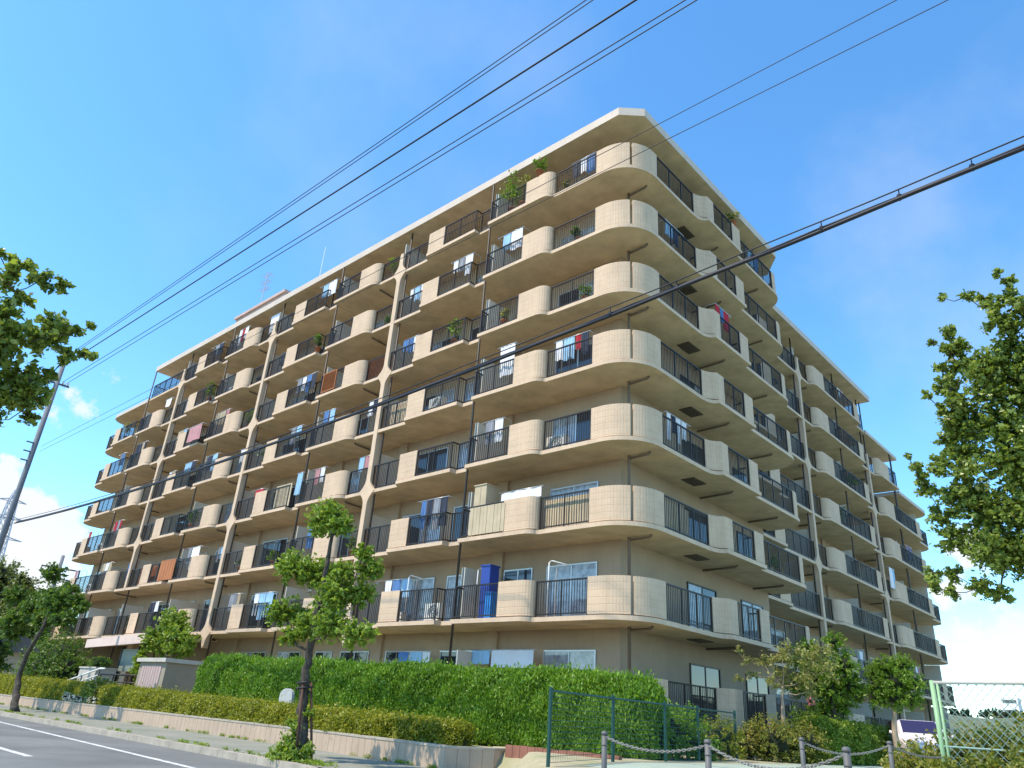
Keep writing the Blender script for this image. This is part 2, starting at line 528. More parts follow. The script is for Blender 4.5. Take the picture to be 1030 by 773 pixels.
def clump_points(rng, clumps, dens, shell=0.55):
    P, D = [], []
    for c in clumps:
        x, y, z, r = c[:4]
        sc = np.array(c[4:7]) if len(c) > 4 else np.array((1, 1, 0.85))
        n = max(70, int(dens * r * r * (sc[0] * sc[2] + sc[0] * sc[1]) * 0.5))
        d = rng.normal(size=(n, 3))
        d /= np.linalg.norm(d, axis=1)[:, None]
        rr = r * (shell + (1 - shell) * rng.uniform(size=(n, 1)) ** 0.7) * rng.uniform(0.55, 1.35, size=(n, 1))
        # sub-clumps: pull the leaves towards random twigs so that the outline is uneven
        k = max(4, int(n / 40))
        tw = rng.normal(size=(k, 3))
        tw /= np.linalg.norm(tw, axis=1)[:, None]
        near = tw[np.argmax(d @ tw.T, axis=1)]
        d2 = d * 0.55 + near * 0.45
        d2 /= np.linalg.norm(d2, axis=1)[:, None]
        P.append(np.array((x, y, z)) + d2 * rr * sc)
        D.append(d2)
    return np.concatenate(P), np.concatenate(D)


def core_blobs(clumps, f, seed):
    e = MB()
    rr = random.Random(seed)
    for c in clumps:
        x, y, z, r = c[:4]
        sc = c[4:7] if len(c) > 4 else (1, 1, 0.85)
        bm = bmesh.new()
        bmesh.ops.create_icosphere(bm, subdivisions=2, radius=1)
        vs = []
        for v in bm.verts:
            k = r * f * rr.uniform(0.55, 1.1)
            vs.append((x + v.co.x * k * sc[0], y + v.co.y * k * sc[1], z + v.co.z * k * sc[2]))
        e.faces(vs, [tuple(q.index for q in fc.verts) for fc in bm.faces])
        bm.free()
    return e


def tree(name, label, base, trunk, clumps, leaf, dens, lmat, bark, group=None, core=0.0, jitter=0.3, r0=0.12, seed=1, aspect=0.55, shell=0.4, limbs=True, cat='tree'):
    rng = np.random.default_rng(seed)
    rr = random.Random(seed)
    root = empty(name, label, cat, base, group)
    cl = []
    for c in clumps:
        x, y, z, r = c[:4]
        ang = rr.uniform(0, 6.28)
        off = rr.uniform(-1, 1) * jitter
        cl.append((x + off * 0.63, y - off * 0.66, z, r, *c[4:7]))
    mb = MB()
    tp = [Vector(p) for p in trunk]
    k = len(tp)
    fine = []
    for i in range(k - 1):
        for q in range(4):
            f = q / 4
            p = tp[i].lerp(tp[i + 1], f)
            fine.append(p + Vector((rr.uniform(-1, 1), rr.uniform(-1, 1), 0)) * r0 * 0.18)
    fine.append(tp[-1])
    nf = len(fine)
    mb.tube(fine, [r0 * (1.25 if i == 0 else 1.0) * (1 - 0.72 * i / (nf - 1)) for i in range(nf)], 10)
    if limbs:
        lo = nf // 2
        nodes = [(fine[i], r0 * (1 - 0.72 * i / (nf - 1)) * .6) for i in range(lo, nf)]
        order = sorted(cl, key=lambda c: min((Vector(c[:3]) - q[0]).length for q in nodes) - c[3] * 1.5)
        for c in order:
            tgt = Vector(c[:3])
            a, rn = min(nodes, key=lambda q: (q[0] - tgt).length + max(0, q[0].z - tgt.z + 0.1) * 1.3 + (0.25 if q[1] < .012 else 0))
            ra = min(rn, 0.008 + c[3] * r0 * .85)
            L_ = (tgt - a).length
            mid = a.lerp(tgt, 0.5) + Vector((rr.uniform(-.08, .08), rr.uniform(-.08, .08), -0.10)) * L_
            mb.tube([a, a.lerp(mid, .5), mid, mid.lerp(tgt, .55), tgt], ra, 6, max(0.005, ra * 0.45))
            nodes += [(mid, ra * .8), (tgt, max(.006, ra * .55))]
            for q in range(4):
                e = tgt + Vector((rr.gauss(0, 1), rr.gauss(0, 1), rr.gauss(0.4, 1))).normalized() * c[3] * 0.9
                mb.tube([mid.lerp(tgt, .7), tgt.lerp(e, .5) + Vector((0, 0, .03)), e], max(0.004, ra * 0.3), 5, 0.003)
    mb.build('trunk', bark, root, smooth=True, origin=base)
    P, D = clump_points(rng, cl, dens, shell)
    V = leaf_arrays(rng, P, D, leaf, aspect)
    ex = core_blobs(cl, core, seed) if core else None
    leaf_mesh('crown', V, [lmat, M['core']], root, ex, base)
    return root


def shrub(name, label, clumps, leaf, dens, lmat, group=None, core=0.8, seed=1, aspect=0.5, cat='shrub', shell=0.8):
    rng = np.random.default_rng(seed)
    P, D = clump_points(rng, clumps, dens, shell)
    V = leaf_arrays(rng, P, D, leaf, aspect, 0.75)
    o = leaf_mesh(name, V, [lmat, M['core']], None, core_blobs(clumps, core, seed), (clumps[0][0], clumps[0][1], clumps[0][2] - clumps[0][3]))
    return tag(o, label, cat, group)

# ------------------------------------------------------------------ ground, road, pavement
def struct(o, kind='structure'):
    o['kind'] = kind
    return o


g = MB()
g.quad([(-3000, -3000, -1.36), (3000, -3000, -1.36), (3000, 3000, -1.36), (-3000, 3000, -1.36)])
struct(g.build('ground', M['land']))


def lerp_line(pts, x):
    for (x0, y0), (x1, y1) in zip(pts, pts[1:]):
        if x <= x1:
            break
    return y0 + (y1 - y0) * (x - x0) / (x1 - x0)


KERB = [(-160, -2.2), (-45, -7.1), (-24, -8.1), (-3, -8.9)]
KCURVE = [(-3, -8.9), (-1.6, -9.15), (-0.2, -9.7), (1.0, -10.6), (1.9, -11.8), (2.4, -13.4), (2.6, -15.5), (2.7, -60)]
WALLL = [(-160, -1.5), (-37, -4.78), (-6.2, -5.42), (-1.1, -5.93)]
kerb_line = KERB + KCURVE[1:]
g = MB()
road_in = [(-5.5, -60), (-5.8, -22), (-7, -18.8), (-10, -17.3), (-45, -15.0), (-160, -10.5)]
g.quad([(x, y, -1.28) for x, y in kerb_line + road_in])
struct(g.build('road', M['asphalt']))


def offset(pts, d):
    P = [Vector(p) for p in pts]
    o = []
    for i in range(len(P)):
        t = (P[min(i + 1, len(P) - 1)] - P[max(i - 1, 0)]).normalized()
        o.append((P[i].x + t.y * d, P[i].y - t.x * d))
    return o


def strip(mb, a, b, z):
    for i in range(len(a) - 1):
        mb.quad([(*a[i], z), (*a[i + 1], z), (*b[i + 1], z), (*b[i], z)])


g = MB()
wl = [(-160, -3.2), (-45, -8.0), (-19.7, -9.50), (-3, -10.65), (-1.2, -11.1), (0.2, -12.0), (0.9, -13.4), (1.1, -16), (1.1, -60)]
strip(g, wl, offset(wl, 0.15), -1.276)
for x0 in (-12.9, -28.5, -44, -60):
    y0 = -12.9 + (-x0 - 4.9) * 0.02
    g.quad([(x0, y0 + .14, -1.276), (x0 + 7.6, y0 - .06, -1.276), (x0 + 7.6, y0 - .22, -1.276), (x0, y0 - .02, -1.276)])
struct(g.build('road_marking', M['line']))

# kerb stones along the road
g = MB()
ka, kb = kerb_line, offset(kerb_line, -0.20)
for i in range(len(ka) - 1):
    L = math.dist(ka[i], ka[i + 1])
    n = max(1, int(L / 0.9)) if ka[i][0] > -60 and ka[i + 1][1] > -30 else 1
    for q in range(n):
        f0, f1 = q / n, (q + 1) / n - (0.012 / L * 1 if n > 1 else 0)
        A = [tuple(Vector(ka[i]).lerp(Vector(ka[i + 1]), f)) for f in (f0, f1)]
        B = [tuple(Vector(kb[i]).lerp(Vector(kb[i + 1]), f)) for f in (f0, f1)]
        g.prism([A[0], A[1], B[1], B[0]], -1.355, -1.135 + R.uniform(-.006, .006))
struct(g.build('kerb', M['kerb']))

# pavement strip behind the kerb
g = MB()
xs = [-160, -45, -37, -24, -12, -6.2, -3, -1.1]
kbl = offset(kerb_line, -0.20)


def kerb_in(x):
    return lerp_line([(a, b) for a, b in kbl if a <= -2.9], x)


pa = [(x, kerb_in(x) if x > -159 else -2.0) for x in xs]
pb = [(x, lerp_line(WALLL, x)) for x in xs]
strip(g, pa, pb, -1.15)
struct(g.build('pavement', M['pave']))


# raised plot: one heightfield, ramping down to the pavement at the corner
def plot_z(x, y):
    z = -0.65
    if y < -5.0:
        z -= 0.20 * min(1, max(0, (-5.0 - y) / 6.0)) + 0.30 * min(1, max(0, (-12 - y) / 7.0))
    if y < -4.45:
        # the pavement level runs up to a short bank that slants away from the end of the wall
        f = min(1, max(0, (-0.3 + (-4.6 - y) * .95 + .5 - x) / .8))
        f = f * f * (3 - 2 * f) * min(1, (-4.45 - y) / .35)
        z = z * (1 - f) - 1.152 * f
    return z


g = MB()
gx = [-1.1 + 0.3 * i for i in range(30)] + [8.2, 9, 10, 12, 16, 24, 40, 90]
gy = [-40, -24, -19, -16, -14.5, -13.5] + [-13 + 0.3 * i for i in range(28)] + [-4.45, -4.2, -3.4, -2, 0, 4, 10, 20, 40, 90]
kpoly = [Vector(p) for p in offset(KCURVE, -0.18)]


def inside_kerb(x, y):
    # true where the plaza side of the kerb curve lies
    for i in range(len(kpoly) - 1):
        a, b = kpoly[i], kpoly[i + 1]
        if (b.y <= y <= a.y):
            f = (y - a.y) / (b.y - a.y)
            return x >= a.x + (b.x - a.x) * f
    return True


def kx(y):
    for i in range(len(kpoly) - 1):
        a, b = kpoly[i], kpoly[i + 1]
        if b.y <= y <= a.y:
            return a.x + (b.x - a.x) * (y - a.y) / (b.y - a.y)
    return -1.1


rows = []
for y in gy:
    x0 = max(-1.1, kx(y)) if y < -8.9 else -1.1
    rows.append([(max(x, x0) if i else x0, y) for i, x in enumerate(gx)])
vs = [(x, y, plot_z(x, y)) for r in rows for x, y in r]
n = len(gx)
fs = [(j * n + i, j * n + i + 1, (j + 1) * n + i + 1, (j + 1) * n + i) for j in range(len(gy) - 1) for i in range(n - 1)]
g.faces(vs, fs)
struct(g.build('plot_ground', M['soil'], smooth=True))
g = MB()
strip(g, [(x, lerp_line(WALLL, x) + .1) for x in xs], [(x, 60) for x in xs], -0.70)
struct(g.build('garden_ground', M['soil']))
# green painted walkway along the right-hand side
g = MB()
path = [(3.15, y) for y in (-9.5, -8, -6.5, -5, -3, 0, 4, 9, 16, 40)]
for (a, b) in zip(path, path[1:]):
    x1 = 40
    for x0, x1 in ((3.15, 4.5), (4.5, 6), (6, 8), (8, 10), (10, 12), (12, 16), (16, 24), (24, 40)):
        g.quad([(x0, a[1], plot_z(x0, a[1]) + .005), (x1, a[1], plot_z(x1, a[1]) + .005), (x1, b[1], plot_z(x1, b[1]) + .005), (x0, b[1], plot_z(x0, b[1]) + .005)])
struct(g.build('walkway', M['green']))

# ------------------------------------------------------------------ apartment building
H = 2.8
Z = {k: 2.7834 + (k - 2) * H for k in range(0, 10)}     # underside of the slab of each floor
BLD = empty('apartment_building', 'eight storey beige apartment building with curved balconies and a rounded corner', 'apartment building', (-1.75, 1.75, -0.7))
FL = Frame((0, 0), (-1, 0), (0, -1))        # street front: s to the left
FR = Frame((0, 0), (0, 1), (1, 0))          # right wing: s away from the corner
F2 = Frame((-2.62, 0), (0, 1), (1, 0))      # set-back part of the right wing
E_ = 0.31
DEP = 1.75
ER = 0.36
ST = 0.14                                   # slab thickness

# walls
w = MB()
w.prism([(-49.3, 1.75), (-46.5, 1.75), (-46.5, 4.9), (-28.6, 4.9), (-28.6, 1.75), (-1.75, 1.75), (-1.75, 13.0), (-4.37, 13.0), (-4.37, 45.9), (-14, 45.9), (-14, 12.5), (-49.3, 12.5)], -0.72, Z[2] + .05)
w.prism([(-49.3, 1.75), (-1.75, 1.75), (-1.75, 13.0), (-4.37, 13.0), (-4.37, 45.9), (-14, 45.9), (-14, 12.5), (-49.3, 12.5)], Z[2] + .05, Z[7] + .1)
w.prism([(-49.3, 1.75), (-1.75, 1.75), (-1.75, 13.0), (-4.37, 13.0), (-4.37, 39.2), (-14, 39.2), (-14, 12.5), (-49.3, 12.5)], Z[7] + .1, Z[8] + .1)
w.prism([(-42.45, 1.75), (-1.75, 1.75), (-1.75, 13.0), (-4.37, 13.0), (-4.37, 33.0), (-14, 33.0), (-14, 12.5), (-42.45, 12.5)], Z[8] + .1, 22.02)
# shallow columns on the walls
PIL = [13.71, 25.5, 37.35]
for b in [2.2] + PIL:
    for s in (b - 0.25, b + 4.75):
        if 1 < s < 46 and not (s < 3) and not (28 < s < 46):
            w.F = FL
            w.box(s, s + 0.55, -DEP - .05, -DEP + 0.12, -0.7, 21.9 if s < 41 else Z[8])
w.F = F2
for s in (21.3, 27.2, 32.5, 37.9):
    w.box(s, s + 0.55, -DEP - .05, -DEP + 0.12, -0.7, 21.9 if s < 32.9 else (Z[8] if s < 38.5 else Z[7]))
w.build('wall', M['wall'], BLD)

# roof slabs
def roof(poly, z0, z1):
    mb = MB()
    n = len(poly)
    top, bot = [(x, y, z1) for x, y in poly], [(x, y, z0) for x, y in poly]
    mb.cur = 1
    mb.quad(bot)
    mb.cur = 0
    mb.quad(top)
    for i in range(n):
        mb.quad([bot[i], bot[(i + 1) % n], top[(i + 1) % n], top[i]])
    return mb.build('roof', [M['roof'], M['soffit']], BLD, weld=0.0005)


END8, END7 = 42.5, 49.8
roof([(-END8 - .1, -.15), (-.62, -.15), (.15, .55), (.15, 12.7), (-.85, 13.95), (-2.05, 13.95), (-2.05, 33.3), (-14.3, 33.3), (-14.3, 12.8), (-END8 - .1, 12.8)], 22.02, 22.40)
roof([(-END8, -.05), (-END8, 9), (-END7, 9), (-END7, 1.3)] + arc(-END7 + 1.35, 1.30, 1.35, 180, 270, 8), Z[8] + .003, Z[8] + .25)
roof([(-2.5, 32.9), (-2.5, 39.7), (-14.2, 39.7), (-14.2, 32.9)], Z[8] + .003, Z[8] + .25)
roof([(-2.5, 39.0)] + arc(-3.8, 45.3, 1.3, 0, 90, 8) + [(-14.2, 46.6), (-14.2, 39.0)], Z[7] + .003, Z[7] + .25)
# roof-top machine house
r_ = MB()
r_.box(-45.2, -37.4, 6, 11, 22.4, 30.2)
r_.box(-45.35, -37.25, 5.85, 11.15, 30.2, 30.45)
r_.build('machine_house', M['pent'], BLD)


def rail(mb, s0, s1, d, z, top=1.27, F=None):
    """balustrade between s0 and s1 standing on a slab whose underside is z"""
    b0, b1 = z + ST + 0.07, z + top
    mb.box(s0, s1, d - .025, d + .025, b1 - .045, b1)
    mb.box(s0, s1, d - .018, d + .018, b0, b0 + .04)
    L = s1 - s0
    n = max(1, round(L / 1.0))
    for i in range(n + 1):
        x = s0 + .02 + (L - .04) * i / n
        mb.box(x - .02, x + .02, d - .02, d + .02, z + ST - .01, b1 - .03)
    k = max(2, round(L / 0.105))
    for i in range(1, k):
        x = s0 + L * i / k
        mb.box(x - .0085, x + .0085, d - .008, d + .008, b0 + .03, b1 - .04)


def rail_return(mb, s, d0, d1, z, top=1.27):
    b0, b1 = z + ST + 0.07, z + top
    mb.box(s - .022, s + .022, d0, d1, b1 - .045, b1)
    mb.box(s - .018, s + .018, d0, d1, b0, b0 + .04)
    k = max(2, round((d1 - d0) / 0.105))
    for i in range(1, k):
        x = d0 + (d1 - d0) * i / k
        mb.box(s - .008, s + .008, x - .0085, x + .0085, b0 + .03, b1 - .04)


def slab_mesh(F, poly, z):
    mb = MB(F)
    n = len(poly)
    top = [F(s, d, z + ST) for s, d in poly]
    bot = [F(s, d, z) for s, d in poly]
    mb.cur = 1
    mb.quad(bot[::-1])
    mb.cur = 0
    mb.quad(top)
    for i in range(n):
        j = (i + 1) % n
        mb.quad([bot[i], bot[j], top[j], top[i]])
    return mb


def sweep(F, pts, z, h0, h1, th):
    mb = MB(F)
    mb.sheet(pts, th, z + h0, z + h1)
    return mb


OV = 0.05    # slab edge proud of the parapets


def balcony(F, k, edge, parapets, rails, returns=(), wall_d=-DEP, partitions=(), soffit_pipes=(), hatches=(), drains=(), right_order=True):
    """edge: outline of the outer edge (s,d); parapets: polylines; rails: (s0,s1,d)"""
    z = Z[k]
    poly = list(edge) + [(edge[-1][0], wall_d), (edge[0][0], wall_d)]
    sl_ = slab_mesh(F, poly, z).build('balcony', [M['paint'], M['soffit']], BLD)
    for pts in parapets:
        sweep(F, pts, z, ST + 0.035, 1.29, 0.13).build('parapet', M['parapet'], sl_, weld=0.0005)
    for s0, s1, d in rails:
        mb = MB(F)
        rail(mb, s0, s1, d, z)
        mb.build('railing', M['rail'], sl_, recalc=False)
    if returns:
        mb = MB(F)
        for s, d0, d1 in returns:
            rail_return(mb, s, d0, d1, z)
        mb.build('railing', M['rail'], sl_, recalc=False)
    for s, d0, d1, h in partitions:
        mb = MB(F)
        mb.box(s - .025, s + .025, d0, d1, z + ST + .04, z + h)
        mb.build('partition', M['panel'], sl_)
    for s, d0, d1 in soffit_pipes:
        mb = MB(F)
        mb.tube([(s, d0, z - .10), (s + .02, d1 - .05, z - .07), (s + .02, d1, z - .03)], 0.042, 8, local=True)
        mb.build('drain_pipe', M['cpipe'], sl_, smooth=True)
    for s0, s1, d0, d1 in hatches:
        mb = MB(F)
        mb.box(s0, s1, d0, d1, z - .025, z + .01)
        for q in range(7):
            x = d0 + .06 + (d1 - d0 - .12) * q / 6
            mb.box(s0 + .05, s1 - .05, x - .012, x + .012, z - .045, z - .024)
        mb.build('hatch', M['grille'], sl_)
    return sl_


def outer(pts):
    return pts


def unitX(F, b, k, e, offs, floors_first=False, full_rail=False):
    """pilaster -> recess rail -> rounded parapet -> outer rail -> pipe"""
    a, p1, p2, q = offs         # recess rail end, parapet end, rail end
    rd = .45
    ell = lambda o: [(b + a + rd - rd * math.cos(rad(t)), (e + o) * math.sin(rad(t))) for t in range(0, 91, 10)]
    ed = [(b + .0, OV), (b + a - .06, OV)] + [p for p in ell(OV) if p[1] > OV + .01] + [(b + q, e + OV)]
    par = ell(0) + [(b + p1, e)]
    if full_rail:
        return balcony(F, k, [(b, OV), (END8, OV)], [], [(b + .16, END8 - .05, -.04)], [(END8 - .06, -DEP + .3, -.06)], partitions=[(b + .08, -DEP + .02, -.14, 2.0)])
    return balcony(F, k, ed, [par], [(b + .16, b + a - .01, -.04), (b + p1 + .01, b + p2, e - .04)], [(b + p2, -.1, e - .04)],
                   partitions=[(b + .08, -DEP + .02, -.14, 2.0)], soffit_pipes=[(b + a + .3, -1.5, -.2)])


def unitY(F, b, k, e, stub, r0, r1, p1, j1, end):
    """pipe -> stub recess -> outer rail -> square parapet -> jog -> recess rail -> pilaster"""
    s0 = b
    ed = [(s0, OV)]
    if r0 - s0 > 0.3:
        ed += [(b + (r0 - s0), OV), (r0, OV)]
        ed = [(s0, OV), (r0 - .03, OV), (r0 - .03, e + OV)]
    else:
        ed = [(s0, e + OV)]
    ed += [(p1, e + OV), (j1, OV), (end, OV)]
    rails = [(r0 + .03, r1, e - .04), (p1 + .16, end - .18, -.04)]
    rets = []
    if r0 - s0 > 0.3:
        rails.append((s0 + .05, r0, -.04))
        rets.append((r0 + .03, -.04, e - .04))
    par = [(r1 + .01, e), (p1, e), (p1 + .07, e - .10), (p1 + .10, -.02)]
    return balcony(F, k, ed, [par], rails, rets, partitions=[(s0 + .06, -DEP + .02, -.08, 2.0)])


# corner unit: a wrap-around balcony on every floor, written in world coordinates
def corner_unit(k):
    z = Z[k]
    RC = 1.40
    u_end = 7.36

    def outline(off, l_end=True):
        p = [(-u_end, -E_ - off), (-4.30, -E_ - off)]
        # rounded step from the outer plane back to the corner plane
        p += [(-4.28 + .42 * math.sin(rad(a)), -(E_ + off) * math.cos(rad(a))) for a in (15, 30, 45, 60, 75)]
        p += [(-3.84 + off * .6, -off)]
        p += [(-RC, -off)] + arc(-RC, RC, RC + off, 270, 360, 14)[1:]
        p += [(off, 4.35)]
        p += [(ER + off - ER * math.cos(rad(a)), 4.45 + 0.62 * math.sin(rad(a))) for a in (25, 45, 65, 90)]
        p += [(ER + off, 8.14)]
        return p
    poly = outline(OV) + [(-1.75, 8.14), (-1.75, 1.75), (-u_end, 1.75)]
    if k == 1:
        poly = [p for p in poly if p[1] > -1]
    sl_ = slab_mesh(WORLD, poly, z).build('balcony', [M['paint'], M['soffit']], BLD)
    # corner parapet in two leaves either side of the down pipe
    c = arc(-RC, RC, RC, 270, 360, 20)
    left = [(-1.77, 0)] + c[:10] + [(-RC + RC * math.cos(rad(313.0)), RC + RC * math.sin(rad(313.0)))]
    right = [(-RC + RC * math.cos(rad(317.0)), RC + RC * math.sin(rad(317.0)))] + c[11:] + [(0, 1.62)]
    lr = [left, right]
    p2 = [(-5.22, -E_), (-4.30, -E_)] + [(-4.28 + .42 * math.sin(rad(a)), -E_ * math.cos(rad(a))) for a in (15, 30, 45, 60, 75, 90)]
    r1 = [(0, 4.55), (0.03, 4.68), (0.12, 4.85), (0.20, 4.96), (0.29, 5.03), (ER, 5.10), (ER, 5.62)]
    r2 = [(ER, 7.36), (ER, 8.10)]
    for pts in lr + [p2, r1, r2]:
        pts = pts[::-1]
        sweep(WORLD, pts, z, ST + .035, 1.29, 0.13).build('parapet', M['parapet'], sl_, weld=0.0005)
    for (s0, s1, d) in ((1.78, 3.84, -.04), (5.24, 7.30, E_ - .04)):
        mb = MB(FL)
        rail(mb, s0, s1, d, z)
        if d > 0:
            rail_return(mb, 7.30, -.1, d, z)
        mb.build('railing', M['rail'], sl_, recalc=False)
    for (s0, s1, d) in ((1.63, 4.54, -.04), (5.63, 7.35, ER - .04)):
        mb = MB(FR)
        rail(mb, s0, s1, d, z)
        mb.build('railing', M['rail'], sl_, recalc=False)
    mb = MB(FL)
    mb.box(7.30, 7.35, -DEP + .02, -.1, z + ST + .04, z + 2.0)
    mb.build('partition', M['panel'], sl_)
    if k > 1:
        mb = MB(FR)
        mb.box(4.78, 5.72, -1.15, -.62, z - .03, z + .01)
        for q in range(6):
            mb.box(4.84, 5.66, -1.10 + q * .085, -1.08 + q * .085, z - .05, z - .029)
        mb.build('hatch', M['grille'], sl_)
        mb = MB(FR)
        mb.tube([(7.0, -1.6, z - .10), (7.02, -.3, z - .07), (7.02, -.2, z)], .042, 8, local=True)
        mb.build('drain_pipe', M['cpipe'], sl_, smooth=True)
        mb = MB(FR)
        mb.tube([(1.63, -1.37, z - .10), (1.62, -.55, z - .08), (1.62, -.48, z)], .042, 8, local=True)
        mb.build('drain_pipe', M['cpipe'], sl_, smooth=True)
    return sl_


def wing_end(k):
    z = Z[k]
    e0 = 0.10
    ed = [(8.16, e0 + OV), (12.2, e0 + OV)] + arc(12.2, -1.05, 1.15 + OV, 90, 0, 8)
    rr_ = 1.15
    par = [(12.06, e0), (12.2, e0)] + arc(12.2, -1.05, rr_, 90, 0, 8)[1:]
    return balcony(FR, k, ed + [(13.35 + OV, -2.6)], [par], [(8.2, 12.05, e0 - .04)], [(8.2, -.5, e0 - .04)], wall_d=-2.6 if False else -1.72, soffit_pipes=[(11.2, -1.6, -.3)])


for k in range(2, 9):
    corner_unit(k)
    wing_end(k)
corner_unit(1)
wing_end(1)
XO = (1.55, 3.02, 5.02, 5.12)
for k in range(2, 9):
    for i, b in enumerate([2.2] + PIL):
        L = ([PIL[0] - 2.2, PIL[1] - PIL[0], PIL[2] - PIL[1], 11.0])[i]
        if i:
            unitX(FL, b, k, E_, XO, full_rail=(i == 3 and k == 8))
        if i == 3:
            if k == 8:
                continue
            z = Z[k]
            o_ = PIL[2] + 5.16
            ee = END7 - 1.35
            ed = [(o_, OV), (o_ + .5, OV), (o_ + .5, E_ + OV), (o_ + 4.35, E_ + OV), (o_ + 4.6, OV), (ee, OV)] + arc(ee, -1.3, 1.3 + OV, 90, 0, 8)
            balcony(FL, k, ed, [[(o_ + 3.3, E_), (o_ + 4.3, E_), (o_ + 4.36, E_ - .1), (o_ + 4.38, -.02)], [(ee + .45, -.08)] + arc(ee, -1.3, 1.30, 62, 0, 6)],
                    [(o_ + .56, o_ + 3.28, E_ - .04), (o_ + 4.42, ee + .42, -.04), (o_ + .05, o_ + .5, -.04)], [(o_ + .54, -.04, E_ - .04)], partitions=[(o_ + .06, -DEP + .02, -.08, 2.0)])
        else:
            unitY(FL, b + 5.16, k, E_, 0, b + 6.0, b + 8.1, b + 9.2, b + 9.45, b + L)
e2 = 0.36
for k in range(1, 9):
    z = Z[k]
    balcony(F2, k, [(13.42, e2 + OV), (16.76, e2 + OV), (17.1, OV), (21.57, OV)], [[(15.5, e2), (16.7, e2), (16.77, e2 - .1), (16.8, -.02)]],
            [(13.5, 15.48, e2 - .04), (16.85, 21.38, -.04)], partitions=[(21.5, -DEP + .02, -.14, 2.0)])
    unitX(F2, 21.57, k, e2, (1.45, 3.3, 5.6, 5.78))
    unitY(F2, 27.38, k, e2, 0, 27.42, 30.17, 30.98, 31.3, 32.72)
    if k < 8:
        unitX(F2, 32.74, k, e2, (1.1, 3.4, 5.15, 5.3))
    if k < 7:
        balcony(F2, k, [(38.06, e2 + OV), (42.3, e2 + OV), (42.6, OV), (44.9, OV)] + arc(44.9, -1.3, 1.3 + OV, 90, 0, 8), [[(41.2, e2), (42.2, e2), (42.27, e2 - .1), (42.3, -.02)], [(45.35, -.08)] + arc(44.9, -1.3, 1.3, 62, 0, 6)],
                [(38.12, 41.18, e2 - .04), (42.34, 45.32, -.04)], [(38.12, -.3, e2 - .04)], partitions=[(38.14, -DEP + .02, -.3, 2.0), (44.3, -DEP + .02, -.35, 2.62)])


# pilasters with flared joints on every other floor
def pilaster(F, s, floors, z0, z1, e_d=0.07):
    zs = [z0 + (z1 - z0) * i / 200 for i in range(201)]

    def hw(z):
        h = 0.135
        for fk in floors:
            c = Z[fk] + 0.10
            a = abs(z - c)
            if a < 0.62:
                h += 0.42 * (1 - a / 0.62) ** 2.3
        if z > z1 - 0.5:
            h = min(h, 0.10 + 0.055 * (z1 - z) / 0.5)
        if z < z0 + 0.5:
            h = min(h, 0.03 + 0.6 * (z - z0))
        return h
    mb = MB(F)
    zz = [zs[0]]
    for z in zs[1:-1]:
        if any(abs(z - Z[fk] - .1) < .7 for fk in floors) or z > z1 - .6 or z < z0 + .6 or abs(z - zz[-1]) > 1.2:
            zz.append(z)
    zz.append(zs[-1])
    for a, b in zip(zz, zz[1:]):
        ha, hb = hw(a), hw(b)
        d0, d1 = -.26, e_d
        P = lambda q, h, d: F(s + h, d, q)
        mb.quad([P(a, -ha, d1), P(a, ha, d1), P(b, hb, d1), P(b, -hb, d1)])
        mb.quad([P(a, ha, d0), P(a, -ha, d0), P(b, -hb, d0), P(b, hb, d0)])
        mb.quad([P(a, ha, d1), P(a, ha, d0), P(b, hb, d0), P(b, hb, d1)])
        mb.quad([P(a, -ha, d0), P(a, -ha, d1), P(b, -hb, d1), P(b, -hb, d0)])
    ha = hw(zz[-1])
    mb.quad([F(s - ha, -.26, zz[-1]), F(s + ha, -.26, zz[-1]), F(s + ha, e_d, zz[-1]), F(s - ha, e_d, zz[-1])])
    return mb.build('pilaster', M['paint'], BLD, weld=0.0005)


pilaster(FL, PIL[0], (8, 6, 4, 2), Z[2] - .65, Z[8] + 1.25)
pilaster(FL, PIL[1], (8, 6, 4, 2), Z[2] - .65, Z[8] + 1.25)
pilaster(FL, PIL[2], (8, 6, 4), Z[3] - .05, Z[8] + 1.25)
pilaster(F2, 21.57, (8, 6, 4, 2), Z[1] + .2, Z[8] + 1.25)
pilaster(F2, 32.73, (6, 4, 2), Z[1] + .2, Z[7] + 1.25)

# down pipes: one at the corner, dark ones at the unit joints
mb = MB()
cx_, cy_ = -1.33, 1.62
mb.tube([(cx_, cy_, -.6), (cx_, cy_, 22.0)], 0.055, 10)
mb.build('drain_pipe', M['cpipe'], BLD, smooth=True)
for F, s, top in [(FL, 7.46, 22.0), (FL, PIL[0] + 5.15, 22.0), (FL, PIL[1] + 5.15, 22.0), (FL, PIL[2] + 5.15, 22.0), (FL, PIL[0] - .36, 22.0), (FL, PIL[1] - .36, 22.0), (FL, PIL[2] - .36, 22.0), (F2, 27.38, 22.0), (F2, 38.06, Z[8]), (F2, 21.2, 22.0), (F2, 32.45, 22.0), (F2, 33.1, 22.0), (F2, 38.9, Z[8]), (F2, 13.6, 22.0)]:
    mb = MB(F)
    d = 0.10 if s in (7.46, PIL[0] + 5.15, PIL[1] + 5.15, PIL[2] + 5.15, 27.38, 38.06) else -.12
    if F is F2 and d > 0:
        d = e2 - .3
    mb.tube([(s, d, -.6), (s, d, top)], 0.045, 8, local=True)
    mb.build('drain_pipe', M['pipe'], BLD, smooth=True)


